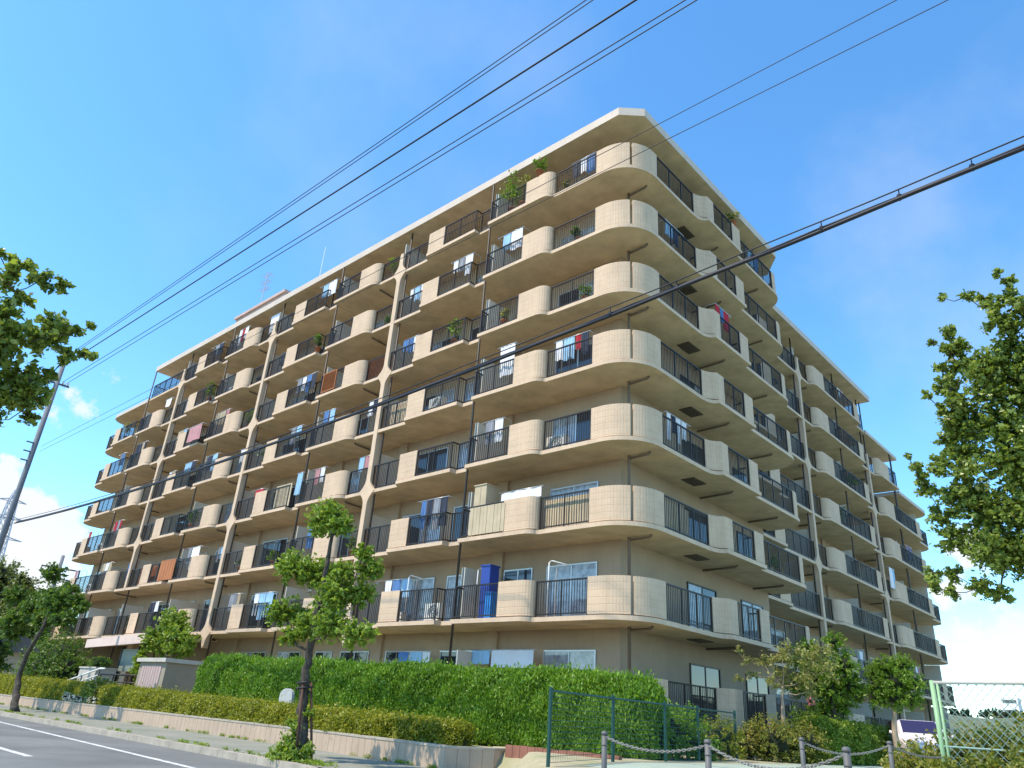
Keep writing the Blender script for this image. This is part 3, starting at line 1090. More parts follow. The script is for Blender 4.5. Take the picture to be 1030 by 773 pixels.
# windows
def window(F, s0, s1, z0, z1, d, dark, panes=2, parent=BLD, collect=None):
    fr = M['dframe'] if dark else M['frame']
    mb = MB(F) if collect is None else collect[0]
    mb.F = F
    t = 0.05
    mb.box(s0, s1, d - .02, d + .05, z1 - t, z1)
    mb.box(s0, s1, d - .02, d + .05, z0, z0 + t)
    for i in range(panes + 1):
        x = s0 + t / 2 + (s1 - s0 - t) * i / panes
        mb.box(x - t / 2, x + t / 2, d - .02, d + (.05 if i % 2 == 0 else .035), z0 + t, z1 - t)
    pan = []
    for i in range(panes):
        a = s0 + t + (s1 - s0 - 2 * t) * i / panes
        b = s0 + t + (s1 - s0 - 2 * t) * (i + 1) / panes
        pan.append((a, b))
    if collect is None:
        f = mb.build('window', fr, parent)
    for i, (a, b) in enumerate(pan):
        cur = R.random() < (0.22 if dark else 0.5)
        if collect is None:
            pm = MB(F)
            pm.box(a, b, d - .01, d + .015, z0 + t, z1 - t)
            pm.build('pane', M['curtain' if cur else 'glass'], f)
        else:
            collect[2 if cur else 1].F = F
            collect[2 if cur else 1].box(a, b, d - .01, d + .015, z0 + t, z1 - t)


WS = [(2.65, 4.9), (5.7, 7.6 - .9)]
LW = [(2.66, 4.84), (5.5, 6.9)] + [(8.1, 9.95), (10.7, 13.2)]
for b in PIL[:2]:
    LW += [(b + .6, b + 2.6), (b + 3.2, b + 4.5), (b + 5.7, b + 7.6), (b + 8.7, b + 11.1)]
LW += [(38.2, 40.2), (40.7, 42.0), (43.4, 45.2), (46.2, 48.2)]
RW = [(6.0, 8.2), (10.3, 12.3)]
SW = [(14.2, 16.2), (17.5, 20.5), (22.2, 24.2), (25, 26.8), (28, 30), (30.6, 32.2), (33.4, 35.2), (36, 37.6), (38.6, 40.4), (41.4, 43.4)]
coll = [MB(), MB(), MB()]
cnt = 0
for k in range(1, 9):
    z0, z1 = Z[k] + ST + .06, Z[k] + 2.14
    for s0, s1 in LW:
        if k == 8 and s1 > 42.5:
            continue
        if k == 1 and 24 < s0:
            continue
        lo = z0 if k > 1 else z0 + .3
        if (k <= 4 and s0 < 26) or (k > 4 and s0 < 11):
            window(FL, s0, s1, lo, z1, -DEP, False, 2)
            cnt += 1
        else:
            window(FL, s0, s1, lo, z1, -DEP, False, 2, collect=coll)
    for s0, s1 in RW:
        if k <= 8:
            window(FR, s0, s1, z0, z1, -DEP, True, 2)
            cnt += 1
        else:
            window(FR, s0, s1, z0, z1, -DEP, True, 2, collect=coll)
    for s0, s1 in SW:
        if (k == 8 and s1 > 33) or (k == 7 and s1 > 38.5):
            continue
        window(F2, s0, s1, z0, z1, -DEP, True, 2, collect=coll)
print('individual windows', cnt)
o = coll[0].build('window', M['frame'], BLD)
o['kind'] = 'stuff'
for i, mm in ((1, 'glass'), (2, 'curtain')):
    q = coll[i].build('pane', M[mm], o)
    q['kind'] = 'stuff'
# entrance canopy, pillar and dark entrance recess under the second floor at the far left
c = MB()
c.faces([(-33.8, 1.7, 2.62), (-27.6, 1.7, 2.62), (-27.4, -2.2, 2.16), (-34.9, -2.2, 1.98), (-33.8, 1.7, 2.74), (-27.4, 1.7, 2.74), (-27.4, -2.2, 2.62), (-34.9, -2.2, 2.42)],
        [(0, 3, 2, 1), (4, 5, 6, 7), (0, 1, 5, 4), (1, 2, 6, 5), (2, 3, 7, 6), (3, 0, 4, 7)])
c.build('canopy', M['canopy'], BLD)
c = MB()
c.box(-33.2, -32.5, -.6, .1, -.7, 2.3)
c.build('canopy_pillar', M['paint'], BLD)
c = MB(FL)
c.box(30.0, 33.4, -4.9, -4.86, -.6, 2.0)
c.build('door', M['glass'], BLD)

# ------------------------------------------------------------------ hedges
def hedge(name, label, p0, p1, w_, z0, zt, leaf, dens, lmat, seed, upright=0.0, aspect=0.5, ends=(0.6, 0.6), rough=0.10, sq=0.45):
    rng = np.random.default_rng(seed)
    a, b = Vector(p0), Vector(p1)
    L = (b - a).length
    t = (b - a).normalized()
    nn = Vector((t.y, -t.x))            # towards the street
    hmax = max(zt) - z0
    n = int(dens * L * (w_ + 2 * hmax))
    u = rng.uniform(0, 1, n) * L
    ph = rng.uniform(0, 6.28, 6)

    def shape(u, th, shrink=0.0):
        e = np.minimum(np.clip(u / ends[0], 0, 1), np.clip((L - u) / ends[1], 0, 1))
        tap = np.sqrt(np.clip(1 - (1 - e) ** 2, 0.02, 1))
        bul = rough * (np.sin(u * 1.3 + ph[0]) * np.sin(2 * th + ph[1]) + .7 * np.sin(u * 3.7 + ph[2]) * np.sin(5 * th + ph[3]) + .55 * np.sin(u * 8.1 + ph[4] + 1.3 * np.sin(3 * th)) * np.sin(9 * th + ph[5]))
        h = (zt[0] + (zt[1] - zt[0]) * u / L - z0) * (0.55 + 0.45 * tap) + bul * 0.5 - shrink
        c, s_ = np.cos(th), np.sin(th)
        q = np.sign(c) * np.abs(c) ** sq * (w_ / 2 * tap + bul - shrink)
        z = z0 + h * np.clip(s_, 0, 1) ** sq
        return q, z
    tt_ = np.linspace(0, math.pi, 400)
    qx, zx = np.sign(np.cos(tt_)) * np.abs(np.cos(tt_)) ** sq * w_ / 2, (hmax) * np.sin(tt_) ** sq
    cum = np.concatenate([[0], np.cumsum(np.hypot(np.diff(qx), np.diff(zx)))])
    th = np.interp(rng.uniform(0, 1, n) ** 1.1 * cum[-1], cum, tt_)
    q, z = shape(u, th)
    P = np.stack([a.x + t.x * u + nn.x * q, a.y + t.y * u + nn.y * q, z], 1)
    dirs = np.stack([nn.x * np.cos(th), nn.y * np.cos(th), np.sin(th)], 1)
    P += dirs * rng.uniform(-0.10, 0.05, (n, 1)) + rng.normal(size=(n, 3)) * 0.02
    stray = rng.uniform(0, 1, n) < .03
    P[stray] += dirs[stray] * rng.uniform(.02, .16, (int(stray.sum()), 1)) + np.array((0, 0, .03))
    if upright:
        tt = np.array((0, 0, 1.0)) + rng.normal(size=(n, 3)) * (1 - upright) + dirs * 0.35
        tt /= np.linalg.norm(tt, axis=1)[:, None]
        nr = dirs + rng.normal(size=(n, 3)) * 0.5
        nr -= tt * np.sum(nr * tt, axis=1)[:, None]
        nr /= np.linalg.norm(nr, axis=1)[:, None]
        sd = np.cross(nr, tt)
        LL = leaf * rng.uniform(0.6, 1.5, (n, 1))
        V = np.stack([P - tt * LL * .5, P + sd * LL * aspect * .5, P + tt * LL * .5 + dirs * LL * .1, P - sd * LL * aspect * .5], 1).reshape(-1, 3)
    else:
        V = leaf_arrays(rng, P, dirs, leaf, aspect, 0.75)
    e = MB()
    nu, nt_ = max(6, int(L / 0.4)), 12
    us = np.linspace(0.0, L, nu + 1)
    vs = []
    for uu in us:
        qq, zz = shape(np.full(nt_ + 1, uu), np.linspace(0.0, math.pi, nt_ + 1), 0.13)
        vs += [(a.x + t.x * uu + nn.x * x, a.y + t.y * uu + nn.y * x, y) for x, y in zip(qq, zz)]
    m_ = nt_ + 1
    fs = [(i * m_ + j, i * m_ + j + 1, (i + 1) * m_ + j + 1, (i + 1) * m_ + j) for i in range(nu) for j in range(nt_)]
    fs += [tuple(range(m_)), tuple(range(nu * m_, nu * m_ + m_))[::-1]]
    e.faces(vs, fs)
    o = leaf_mesh(name, V, [lmat, M['core']], None, e, (a.x, a.y, z0))
    return tag(o, label, 'hedge')


hedge('juniper_hedge', 'tall bright green juniper hedge in front of the ground floor', (-16.6, -3.9), (2.42, -2.75), 1.3, -0.72, (1.30, 1.02), 0.085, 3300, M['lf_hedge'], 5, upright=0.35, aspect=0.42, ends=(0.5, 0.6), rough=0.10, sq=.36)
hedge('clipped_hedge', 'low clipped golden green hedge along the top of the block wall', (-55, -3.35), (-1.5, -4.98), 1.0, -0.72, (0.47, -0.20), 0.07, 1500, M['lf_gold'], 6, aspect=0.55, ends=(0.4, 0.7), rough=0.06, sq=0.4)
shrub('round_shrub', 'dark green round shrub growing in the clipped hedge behind white flowers', [(-25.0, -4.55, -.15, .62, 1.4, .8, .85)], 0.08, 8000, M['lf_dark'], seed=12)

# block planter wall with a turned end
g = MB()
wallp = [(-160, -1.5), (-60, -3.9), (-37, -4.78), (-6.2, -5.42), (-1.1, -5.93), (-0.62, -4.9), (-0.80, -3.7)]
g.sheet(wallp[::-1], 0.16, -1.2, -0.715)
for i in range(len(g.uv)):
    pass
wobj = g.build('block_wall', M['wallblock'])
c = MB()
c.sheet([(x, y) for x, y in offset(wallp, 0.015)][::-1], 0.20, -0.715, -0.665)
c.build('coping', M['kerb'], wobj)
tag(wobj, 'low beige block retaining wall beside the pavement', 'wall')

# ------------------------------------------------------------------ trees and shrubs
tree('street_tree', 'small street tree with tied stakes at the kerb in front of the juniper hedge', (-3.05, -8.35, -1.16),
     [(-3.05, -8.35, -1.18), (-3.1, -8.36, -.7), (-3.24, -8.4, -.17), (-3.32, -8.4, .54), (-3.30, -8.4, 1.07), (-3.27, -8.4, 2.05), (-3.15, -8.4, 3.0), (-3.2, -8.4, 3.9)],
     [(-3.45, -8.4, 4.16, 0.48), (-2.8, -8.4, 3.87, 0.29), (-3.94, -8.4, 4.04, 0.26), (-4.44, -8.4, 2.95, 0.44), (-3.58, -8.4, 2.85, 0.46), (-4.89, -8.4, 3.34, 0.22), (-1.81, -8.4, 3.16, 0.24), (-1.6, -8.4, 2.83, 0.31), (-2.35, -8.4, 2.72, 0.28), (-2.5, -8.4, 2.26, 0.44), (-1.79, -8.4, 2.3, 0.31), (-4.73, -8.4, 1.96, 0.39), (-4.0, -8.4, 1.85, 0.29), (-3.41, -8.4, 1.6, 0.41), (-2.51, -8.4, 1.57, 0.39), (-1.56, -8.4, 1.37, 0.34), (-1.14, -8.4, 1.4, 0.19), (-4.06, -8.4, 1.37, 0.25), (-3.15, -8.4, 2.14, 0.33)],
     0.088, 12000, M['lf_street'], M['bark'], group='trees along the pavement', r0=0.135, seed=3, jitter=0.5, shell=0.25, aspect=0.62)
tree('street_tree', 'leaning dark street tree at the kerb at the far end of the block wall', (-26.28, -7.2, -1.16),
     [(-26.28, -7.2, -1.19), (-26.9, -7.2, -.4), (-27.16, -7.2, .17), (-27.07, -7.2, 1.07), (-25.94, -7.2, 2.24), (-26.17, -7.2, 3.37)],
     [(-30.77, -7.2, 2.76, 0.74), (-28.43, -7.2, 3.28, 0.71), (-26.36, -7.2, 3.57, 0.59), (-24.03, -7.2, 3.09, 0.75), (-22.88, -7.2, 3.22, 0.41), (-27.43, -7.2, 4.71, 0.51), (-31.11, -7.2, 2.16, 0.53), (-22.69, -7.2, 2.43, 0.45), (-30.53, -7.2, 3.77, 0.53), (-26.9, -7.2, 2.64, 0.49), (-21.82, -7.2, 2.83, 0.27), (-29.4, -7.2, 2.5, .55), (-25.0, -7.2, 3.9, .4)],
     0.16, 3600, M['lf_dark'], M['bark'], group='trees along the pavement', r0=0.165, seed=4, jitter=0.8, shell=0.3)
tree('garden_tree', 'olive green tree standing behind the leaning dark street tree', (-46.5, -3.5, -.9), [(-46.5, -3.5, -.9), (-46.4, -3.6, 2), (-46.2, -3.8, 5)],
     [(-47.11, -4.0, 6.3, 1.33), (-46.56, -4.0, 5.0, 1.16), (-43.85, -4.0, 5.3, 0.98), (-43.69, -4.0, 4.1, 0.97), (-51.03, -4.0, 6.2, 1.55), (-47.7, -4.0, 3.9, 1.45), (-42.2, -4.0, 5.7, 0.6), (-50, -4, 3.5, 1.5), (-52, -4, 4.6, 1.5)],
     0.20, 1500, M['lf_olive'], M['bark'], r0=0.22, seed=8, jitter=1.0, core=0.55)
tree('garden_tree', 'glossy leaved garden tree rising beside the render shed', (-25.0, -2.2, -.7), [(-25.0, -2.2, -.7), (-25.0, -2.1, .6), (-24.9, -2, 1.6), (-24.9, -2, 2.6)],
     [(-25.07, -2.0, 3.13, 0.7), (-26.08, -2.0, 2.35, 0.68), (-24.01, -2.0, 2.32, 0.74), (-27.29, -2.0, 2.18, 0.42), (-27.5, -2.0, 1.46, 0.40), (-22.94, -2.0, 2.14, 0.33), (-24.66, -2.0, 2.77, 0.5), (-25.14, -2.0, 1.81, 0.46), (-23.34, -2.0, 1.8, 0.42), (-27.2, -2, .8, .4)],
     0.17, 3000, M['lf_street'], M['bark'], r0=0.12, seed=9, jitter=0.4, shell=0.35)
shrub('round_shrub', 'large round dark green shrub beside the entrance', [(-37.6, -2.6, 1.0, 1.45, 1.5, 1.0, 1.05), (-39.4, -2.6, .6, 1.1), (-35.6, -2.6, .6, 1.1)], 0.14, 3000, M['lf_dark'], seed=13)
shrub('round_shrub', 'small clipped dome shrub on top of the entrance planter', [(-31.3, -2.5, 1.18, .45, 1.7, 1.0, .62)], 0.08, 8000, M['lf_dark'], seed=14)
# near trees, whose trunks stand outside the picture
tree('roadside_tree', 'broad leaved roadside tree reaching over the road from the left', (2.0, -18.0, -1.15), [(2.0, -18.0, -1.2), (2.1, -17.9, .8), (2.4, -17.7, 2.0), (2.9, -17.4, 3.0)],
     [(3.9, -17.44, 3.85, 0.06), (3.83, -17.35, 3.67, 0.14), (3.9, -17.2, 3.78, 0.12), (3.91, -17.06, 3.77, 0.13), (3.96, -16.96, 3.82, 0.09), (3.8, -17.17, 3.56, 0.1), (3.8, -16.91, 3.45, 0.16), (3.8, -16.76, 3.38, 0.12), (3.73, -16.98, 3.3, 0.2), (3.81, -16.64, 3.36, 0.09), (3.85, -16.56, 3.39, 0.07), (3.9, -16.54, 3.51, 0.04), (3.8, -16.52, 3.25, 0.09), (3.74, -16.61, 3.17, 0.09), (3.73, -16.51, 3.06, 0.06), (3.75, -16.69, 3.21, 0.09), (3.65, -17.11, 3.16, 0.18), (3.73, -17.24, 3.41, 0.14), (3.56, -16.98, 2.87, 0.2), (3.57, -16.82, 2.79, 0.18), (3.63, -16.72, 2.92, 0.12), (3.58, -16.67, 2.73, 0.12), (3.56, -16.55, 2.61, 0.07), (3.53, -16.71, 2.61, 0.14), (3.5, -16.88, 2.62, 0.16), (3.49, -16.75, 2.5, 0.09), (3.43, -16.82, 2.33, 0.08), (3.62, -17.35, 3.17, 0.39), (3.45, -17.18, 2.62, 0.35), (3.5, -17.53, 2.9, 0.48)],
     0.072, 14000, M['lf_near'], M['bark'], r0=0.13, seed=21, jitter=0.25, shell=0.25, aspect=0.6)
tree('roadside_tree', 'tall leafy roadside tree reaching in above the pale green fence', (11.75, -7.6, -.9), [(11.75, -7.6, -.95), (11.7, -7.65, .6), (11.5, -7.8, 1.9), (11.35, -8.0, 3.2), (11.3, -8.3, 4.5)],
     [(10.55, -8.92, 5.34, 0.06), (10.53, -8.82, 5.13, 0.09), (10.51, -8.71, 4.93, 0.11), (10.49, -8.62, 4.72, 0.14), (10.49, -8.62, 4.72, 0.15), (10.48, -8.51, 4.5, 0.18), (10.47, -8.42, 4.28, 0.2), (10.47, -8.32, 4.06, 0.23), (10.46, -8.24, 3.83, 0.25), (11.03, -8.89, 5.38, 0.07), (10.97, -8.8, 5.2, 0.11), (10.9, -8.71, 5.02, 0.14), (10.84, -8.62, 4.83, 0.17), (11.13, -8.82, 5.28, 0.09), (11.07, -8.73, 5.1, 0.12), (11.02, -8.65, 4.92, 0.14), (10.96, -8.57, 4.74, 0.17), (11.2, -8.69, 5.03, 0.07), (11.14, -8.6, 4.85, 0.11), (11.08, -8.51, 4.66, 0.15), (10.17, -8.7, 4.78, 0.06), (10.19, -8.62, 4.62, 0.08), (10.2, -8.54, 4.46, 0.1), (10.22, -8.46, 4.29, 0.12), (10.22, -8.46, 4.29, 0.13), (10.23, -8.38, 4.11, 0.15), (10.24, -8.31, 3.92, 0.18), (10.26, -8.24, 3.74, 0.2), (9.95, -8.46, 4.17, 0.07), (10.04, -8.41, 4.08, 0.08), (10.12, -8.35, 3.98, 0.1), (10.12, -8.35, 3.98, 0.12), (10.16, -8.28, 3.8, 0.15), (10.2, -8.21, 3.63, 0.18), (9.67, -8.27, 3.5, 0.05), (9.68, -8.21, 3.34, 0.08), (9.69, -8.16, 3.19, 0.1), (9.77, -8.2, 3.37, 0.08), (9.78, -8.15, 3.21, 0.11), (9.79, -8.1, 3.06, 0.14), (10.07, -8.15, 3.4, 0.15), (10.05, -8.08, 3.15, 0.18), (10.03, -8.01, 2.91, 0.2), (10.66, -8.44, 4.39, 0.25), (10.92, -8.41, 4.4, 0.3), (10.97, -8.23, 3.98, 0.37), (10.59, -8.17, 3.69, 0.35), (10.26, -8.13, 3.43, 0.23), (10.58, -8.01, 3.22, 0.4), (10.88, -8.04, 3.41, 0.44), (10.14, -7.99, 2.9, 0.28), (10.35, -7.9, 2.7, 0.35), (10.67, -7.86, 2.74, 0.41), (9.93, -7.91, 2.44, 0.23), (10.1, -7.83, 2.25, 0.27), (10.37, -7.8, 2.29, 0.32), (10.6, -7.75, 2.22, 0.36), (9.89, -7.99, 2.74, 0.18), (9.89, -7.83, 2.02, 0.12), (9.63, -7.88, 2.03, 0.11), (9.49, -7.88, 1.85, 0.11), (9.63, -7.83, 1.75, 0.1), (10.06, -7.76, 1.84, 0.15), (10.35, -7.7, 1.77, 0.14), (11.31, -8.27, 4.15, 0.54), (11.23, -7.95, 3.25, 0.65), (10.97, -7.74, 2.36, 0.53), (11.71, -8.51, 4.73, 0.47)],
     0.060, 19000, M['lf_near'], M['bark'], r0=0.17, seed=22, jitter=0.3, shell=0.25, aspect=0.6)
tree('ornamental_tree', 'pale sparse ornamental tree with bare twisted branches and pinkish leaf tips', (2.2, 4.2, -.65), [(2.2, 4.2, -.68), (2.25, 4.2, .39), (2.27, 4.2, 1.0), (2.3, 4.2, 1.35)],
     [(1.96, 3.94, 2.02, 0.28), (2.36, 4.1, 2.17, 0.38), (2.76, 4.25, 2.33, 0.45), (3.11, 4.42, 2.07, 0.45), (3.4, 4.5, 2.35, 0.38), (2.43, 4.18, 1.63, 0.4), (2.92, 4.39, 1.55, 0.48), (2.02, 4.02, 1.40, 0.3), (1.66, 3.84, 1.65, 0.22), (1.49, 3.73, 2.0, 0.18), (1.3, 3.65, 2.3, .15), (3.46, 4.57, 1.81, 0.4), (3.13, 4.49, 1.25, 0.3), (1.2, 3.6, 1.5, .16)],
     0.085, 2200, M['lf_pale'], M['palebark'], r0=0.085, seed=31, jitter=0.3, shell=0.2)
tree('garden_tree', 'feathery bright green tree behind the pale ornamental tree', (2.75, 6.9, -.65), [(2.75, 6.9, -.68), (2.75, 6.85, .5), (2.75, 6.85, 1.6), (2.75, 6.85, 2.5)],
     [(2.28, 6.63, 2.62, 0.42), (2.86, 6.83, 2.85, 0.36), (3.06, 6.96, 2.15, 0.57), (3.26, 7.07, 1.58, 0.5), (2.69, 6.88, 1.41, 0.63), (2.33, 6.72, 1.83, 0.57), (3.05, 7.03, 1.0, 0.43), (2.49, 6.83, 0.82, 0.44), (3.41, 7.14, 1.3, 0.25), (2.0, 6.5, 2.2, .4), (1.9, 6.5, 1.5, .4)],
     0.13, 5000, M['lf_lime'], M['bark'], r0=0.10, seed=32, jitter=0.3, core=0.55, aspect=0.3)
tree('garden_tree', 'round headed green tree beside the white car', (4.27, 7.5, -.65), [(4.27, 7.5, -.68), (4.26, 7.5, .2), (4.33, 7.5, 1.02), (4.4, 7.45, 1.7)],
     [(4.28, 7.35, 2.2, 0.37), (4.77, 7.49, 2.25, 0.38), (4.48, 7.44, 1.78, 0.55), (4.04, 7.32, 1.62, 0.40), (4.94, 7.58, 1.71, 0.39), (4.41, 7.45, 1.3, 0.43), (4.0, 7.36, 1.2, 0.33), (4.8, 7.56, 1.26, 0.36), (4.1, 7.4, 2.0, .4)],
     0.11, 7000, M['lf_lime'], M['palebark'], r0=0.11, seed=33, jitter=0.15, core=0.6, aspect=0.3)
shrub('round_shrub', 'round clipped shrub at the end of the green mesh fence', [(2.05, .7, -.18, .52, 1, 1, .95)], 0.06, 12000, M['lf_gold'], seed=15)
shrub('round_shrub', 'bronze green shrub beneath the pale ornamental tree', [(2.2, 3.4, -.15, .72, 1, 1, .85), (2.6, 4.4, -.15, .66, 1, 1, .85), (1.7, 2.9, -.25, .55)], 0.07, 9000, M['lf_red'], seed=16)
hedge('shrub_hedge', 'clipped green shrub hedge running back beside the walkway', (2.65, 4.9), (2.75, 14.5), 1.1, -0.68, (0.52, 0.40), 0.08, 2800, M['lf_street'], 17, ends=(.5, .5), rough=.10)
shrub('flowering_shrub', 'shrub with a pink flower head behind the clipped green shrub hedge', [(2.2, 5.9, .5, .45), (2.4, 6.1, .9, .2)], 0.09, 5000, M['lf_dark'], seed=18, core=.6)
pf = shrub('flower_head', 'pink flower head above the clipped green shrub hedge', [(2.55, 5.6, 1.02, .13)], 0.07, 3000, M['pinkfl'], seed=19, core=.5, cat='flower')
shrub('creeping_shrub', 'low green shrub behind the green mesh fence at the end of the juniper hedge', [(1.75, -.9, -.1, .66, 1, 1, .9), (2.1, -.3, -.4, .4), (1.9, -1.6, -.1, .6)], 0.09, 7000, M['lf_hedge'], seed=20)
shrub('reddish_shrub', 'reddish green shrub mass growing through the pale green chain link fence', [(8.95, -5.25, -.25, .60, 1.1, .8, .8), (9.6, -5.3, -.18, .62, 1.1, .8, .85), (10.35, -5.4, -.05, .66, 1.1, .8, .9), (8.35, -5.1, -.36, .45), (8.0, -4.6, -.45, .38), (9.2, -6.1, -.45, .42), (9.85, -6.35, -.38, .46), (10.5, -6.5, -.3, .5), (8.75, -5.9, -.5, .35), (11.1, -5.5, .0, .7)], 0.07, 11000, M['lf_red'], seed=23, core=.6)
# base growth of the street tree, white bedding flowers
shrub('base_shrub', 'yellow green shoots and grass at the foot of the staked street tree', [(-3.28, -8.42, -.45, .22), (-3.35, -8.4, -.85, .33), (-2.95, -8.5, -.98, .30), (-3.2, -8.6, -1.05, .36, 1.3, 1, .5), (-3.0, -8.35, -.2, .12)], 0.10, 7000, M['lf_street'], seed=24, core=.5, shell=.5)
for i in range(9):
    x = -27.9 + i * .46
    shrub('bedding_flower', 'white bedding flower at the foot of the clipped hedge', [(x, -4.84 + R.uniform(-.04, .04), -.52 + R.uniform(0, .07), .15 + R.uniform(0, .06))], 0.07, 2200, M['flower'], group='white bedding flowers on the block wall', seed=40 + i, core=.6, cat='flower')

# tree stakes
for i, (dx, dy) in enumerate(((.20, .16), (.12, -.2))):
    t_ = MB()
    t_.tube([(-3.05 + dx, -8.35 + dy, -1.16), (-3.26 + dx * .5, -8.4 + dy * .5, .42)], .028, 7)
    o = t_.build('tree_stake', M['stake'], origin=(-3.05 + dx, -8.35 + dy, -1.16), smooth=True)
    tag(o, ('reddish wooden stake on the hedge side of the street tree trunk', 'reddish wooden stake on the road side of the street tree trunk')[i], 'stake', 'stakes holding the street tree')
t_ = MB()
t_.tube([(-3.27 + .19 * math.cos(a * .7), -8.39 + .17 * math.sin(a * .7), .20 + .012 * a) for a in range(19)], .022, 6)
tag(t_.build('tree_tie', M['black'], smooth=True), 'dark tie wound round the street tree trunk and its stakes', 'tie')

# ------------------------------------------------------------------ fences
FP = [(3.04, -7.47), (2.86, -5.28), (2.68, -3.04), (2.52, -1.3), (2.3, 1.05)]
GF = empty('mesh_fence', 'dark green welded mesh fence in front of the juniper hedge', 'fence', (3.04, -7.47, plot_z(3.04, -7.47)))
for i, (x, y) in enumerate(FP):
    zb = plot_z(x, y)
    t_ = MB()
    t_.tube([(x, y, zb - .05), (x, y, .50)], .034, 8)
    t_.lathe((x, y, .50), [(.038, 0), (.038, .02), (.01, .035)], 8)
    t_.build('post', M['gfence'], GF)
for (a, b) in zip(FP, FP[1:]):
    za, zb = plot_z(*a) + .06, plot_z(*b) + .06
    t_ = MB()
    P = lambda f, h: Vector((a[0] + (b[0] - a[0]) * f, a[1] + (b[1] - a[1]) * f, (za + (zb - za) * f) * (1 - h) + .47 * h))
    t_.tube([P(0, 1), P(1, 1)], .020, 6)
    for q in range(12):
        t_.tube([P(0, q / 12), P(1, q / 12)], .0045, 4)
    L = math.dist(a, b)
    for q in range(1, int(L / .075)):
        f = q * .075 / L
        t_.tube([P(f, 0), P(f, 1)], .0022, 3)
    t_.build('mesh_panel', M['gfence'], GF)

CF = empty('chain_link_fence', 'pale green framed chain link fence behind reddish shrubs', 'fence', (8.83, -5.85, -.85))
ca, cb = Vector((8.83, -5.85)), Vector((11.9, -6.55))
PT = [0, .5, 1.0]
for f in PT:
    p = ca.lerp(cb, f)
    t_ = MB()
    t_.tube([(p.x, p.y, -.95), (p.x, p.y, .88)], .034, 10)
    t_.tube([(p.x + .07, p.y - .016, -.95), (p.x + .07, p.y - .016, .84)], .020, 8) if f == 0 else None
    t_.build('post', M['lfence'], CF, smooth=True)
t_ = MB()
t_.tube([(ca.x, ca.y, .85), (cb.x, cb.y, .85)], .024, 8)
t_.build('top_rail', M['conc'], CF, smooth=True)
t_ = MB()
t_.tube([(ca.x, ca.y, .02), (cb.x, cb.y, .02)], .012, 8)
t_.build('middle_wire', M['lmesh'], CF)
t_ = MB()
L = (cb - ca).length
zlo, zhi = -.85, .83
st = .118
k = -int((zhi - zlo) / st) - 1
while k * st < L:
    for sgn in (1, -1):
        x0 = k * st
        seg = []
        xa, xb = (x0, x0 + (zhi - zlo)) if sgn > 0 else (x0 + (zhi - zlo), x0)
        za, zb = zlo, zhi
        # clip to the panel
        def at(x):
            return za + (zb - za) * (x - xa) / (xb - xa)
        lo, hi = max(0.1, min(xa, xb)), min(L - .05, max(xa, xb))
        if hi - lo > .02:
            p, q = ca.lerp(cb, lo / L), ca.lerp(cb, hi / L)
            t_.tube([(p.x, p.y + .004 * sgn, at(lo)), (q.x, q.y + .004 * sgn, at(hi))], .0040, 4)
    k += 1
t_.build('wire_mesh', M['lmesh'], CF)

# chain posts
posts = [(6.77, -11.09, -.09), (8.05, -11.15, -.09), (9.56, -11.65, -.06), (7.62, -7.79, -.01), (8.47, -6.96, .02)]
plab = ['grey chain post nearest the street tree', 'grey chain post between two sagging chains before the round clipped shrub', 'thick grey chain post in front of the clipped shrub hedge',
        'slim grey chain post beside the bronze green shrub', 'slim grey chain post in front of the round headed tree']
for (x, y, zt), lb in zip(posts, plab):
    zb = plot_z(x, y)
    t_ = MB()
    t_.tube([(x, y, zb - .03), (x, y, zt - .02)], .030, 12)
    t_.lathe((x, y, zt - .02), [(.035, 0), (.037, .012), (.030, .03), (.012, .038)], 12)
    t_.lathe((x, y, zt - .13), [(.032, 0), (.033, .008), (.032, .02)], 12)
    o = t_.build('chain_post', M['galv'], origin=(x, y, zb), smooth=True)
    tag(o, lb, 'bollard', 'chain posts on the green walkway')


def chain(a, b, sag, label):
    a, b = Vector(a), Vector(b)
    t_ = MB()
    n = 40
    pts = [a.lerp(b, i / n) - Vector((0, 0, sag * 4 * (i / n) * (1 - i / n))) for i in range(n + 1)]
    for i in range(n):
        d = (pts[i + 1] - pts[i]) * .62
        c = (pts[i + 1] + pts[i]) / 2
        s = Vector((0, 0, 1)) if i % 2 else Vector((-d.y, d.x, 0)).normalized()
        s = s * .010
        t_.tube([c - d + s, c + d + s], .0048, 5)
        t_.tube([c - d - s, c + d - s], .0048, 5)
        t_.tube([c - d + s, c - d - s], .0048, 4)
        t_.tube([c + d + s, c + d - s], .0048, 4)
    tag(t_.build('chain', M['rope']), label, 'chain', 'chains between the posts')


ps = [Vector(p) - Vector((0, 0, .035)) for p in posts]
chain(ps[0], ps[1], .10, 'sagging grey chain between the post nearest the street tree and the next one')
chain(ps[1], ps[2], .16, 'sagging grey chain running to the thick grey post')
chain(ps[3], ps[4], .13, 'sagging grey chain between the two slim posts')
chain(ps[4], (8.85, -5.95, -.12), .05, 'short grey chain from the slim post to the pale green fence')
# brick edging in front of the juniper hedge
t_ = MB()
x = -.55
while x < 2.45:
    t_.box(x, x + .21, -4.62, -4.50, -1.2, -.575 + R.uniform(-.008, .008))
    x += .222
tag(t_.build('brick_edging', M['brick']), 'row of reddish edging bricks at the foot of the juniper hedge', 'edging')

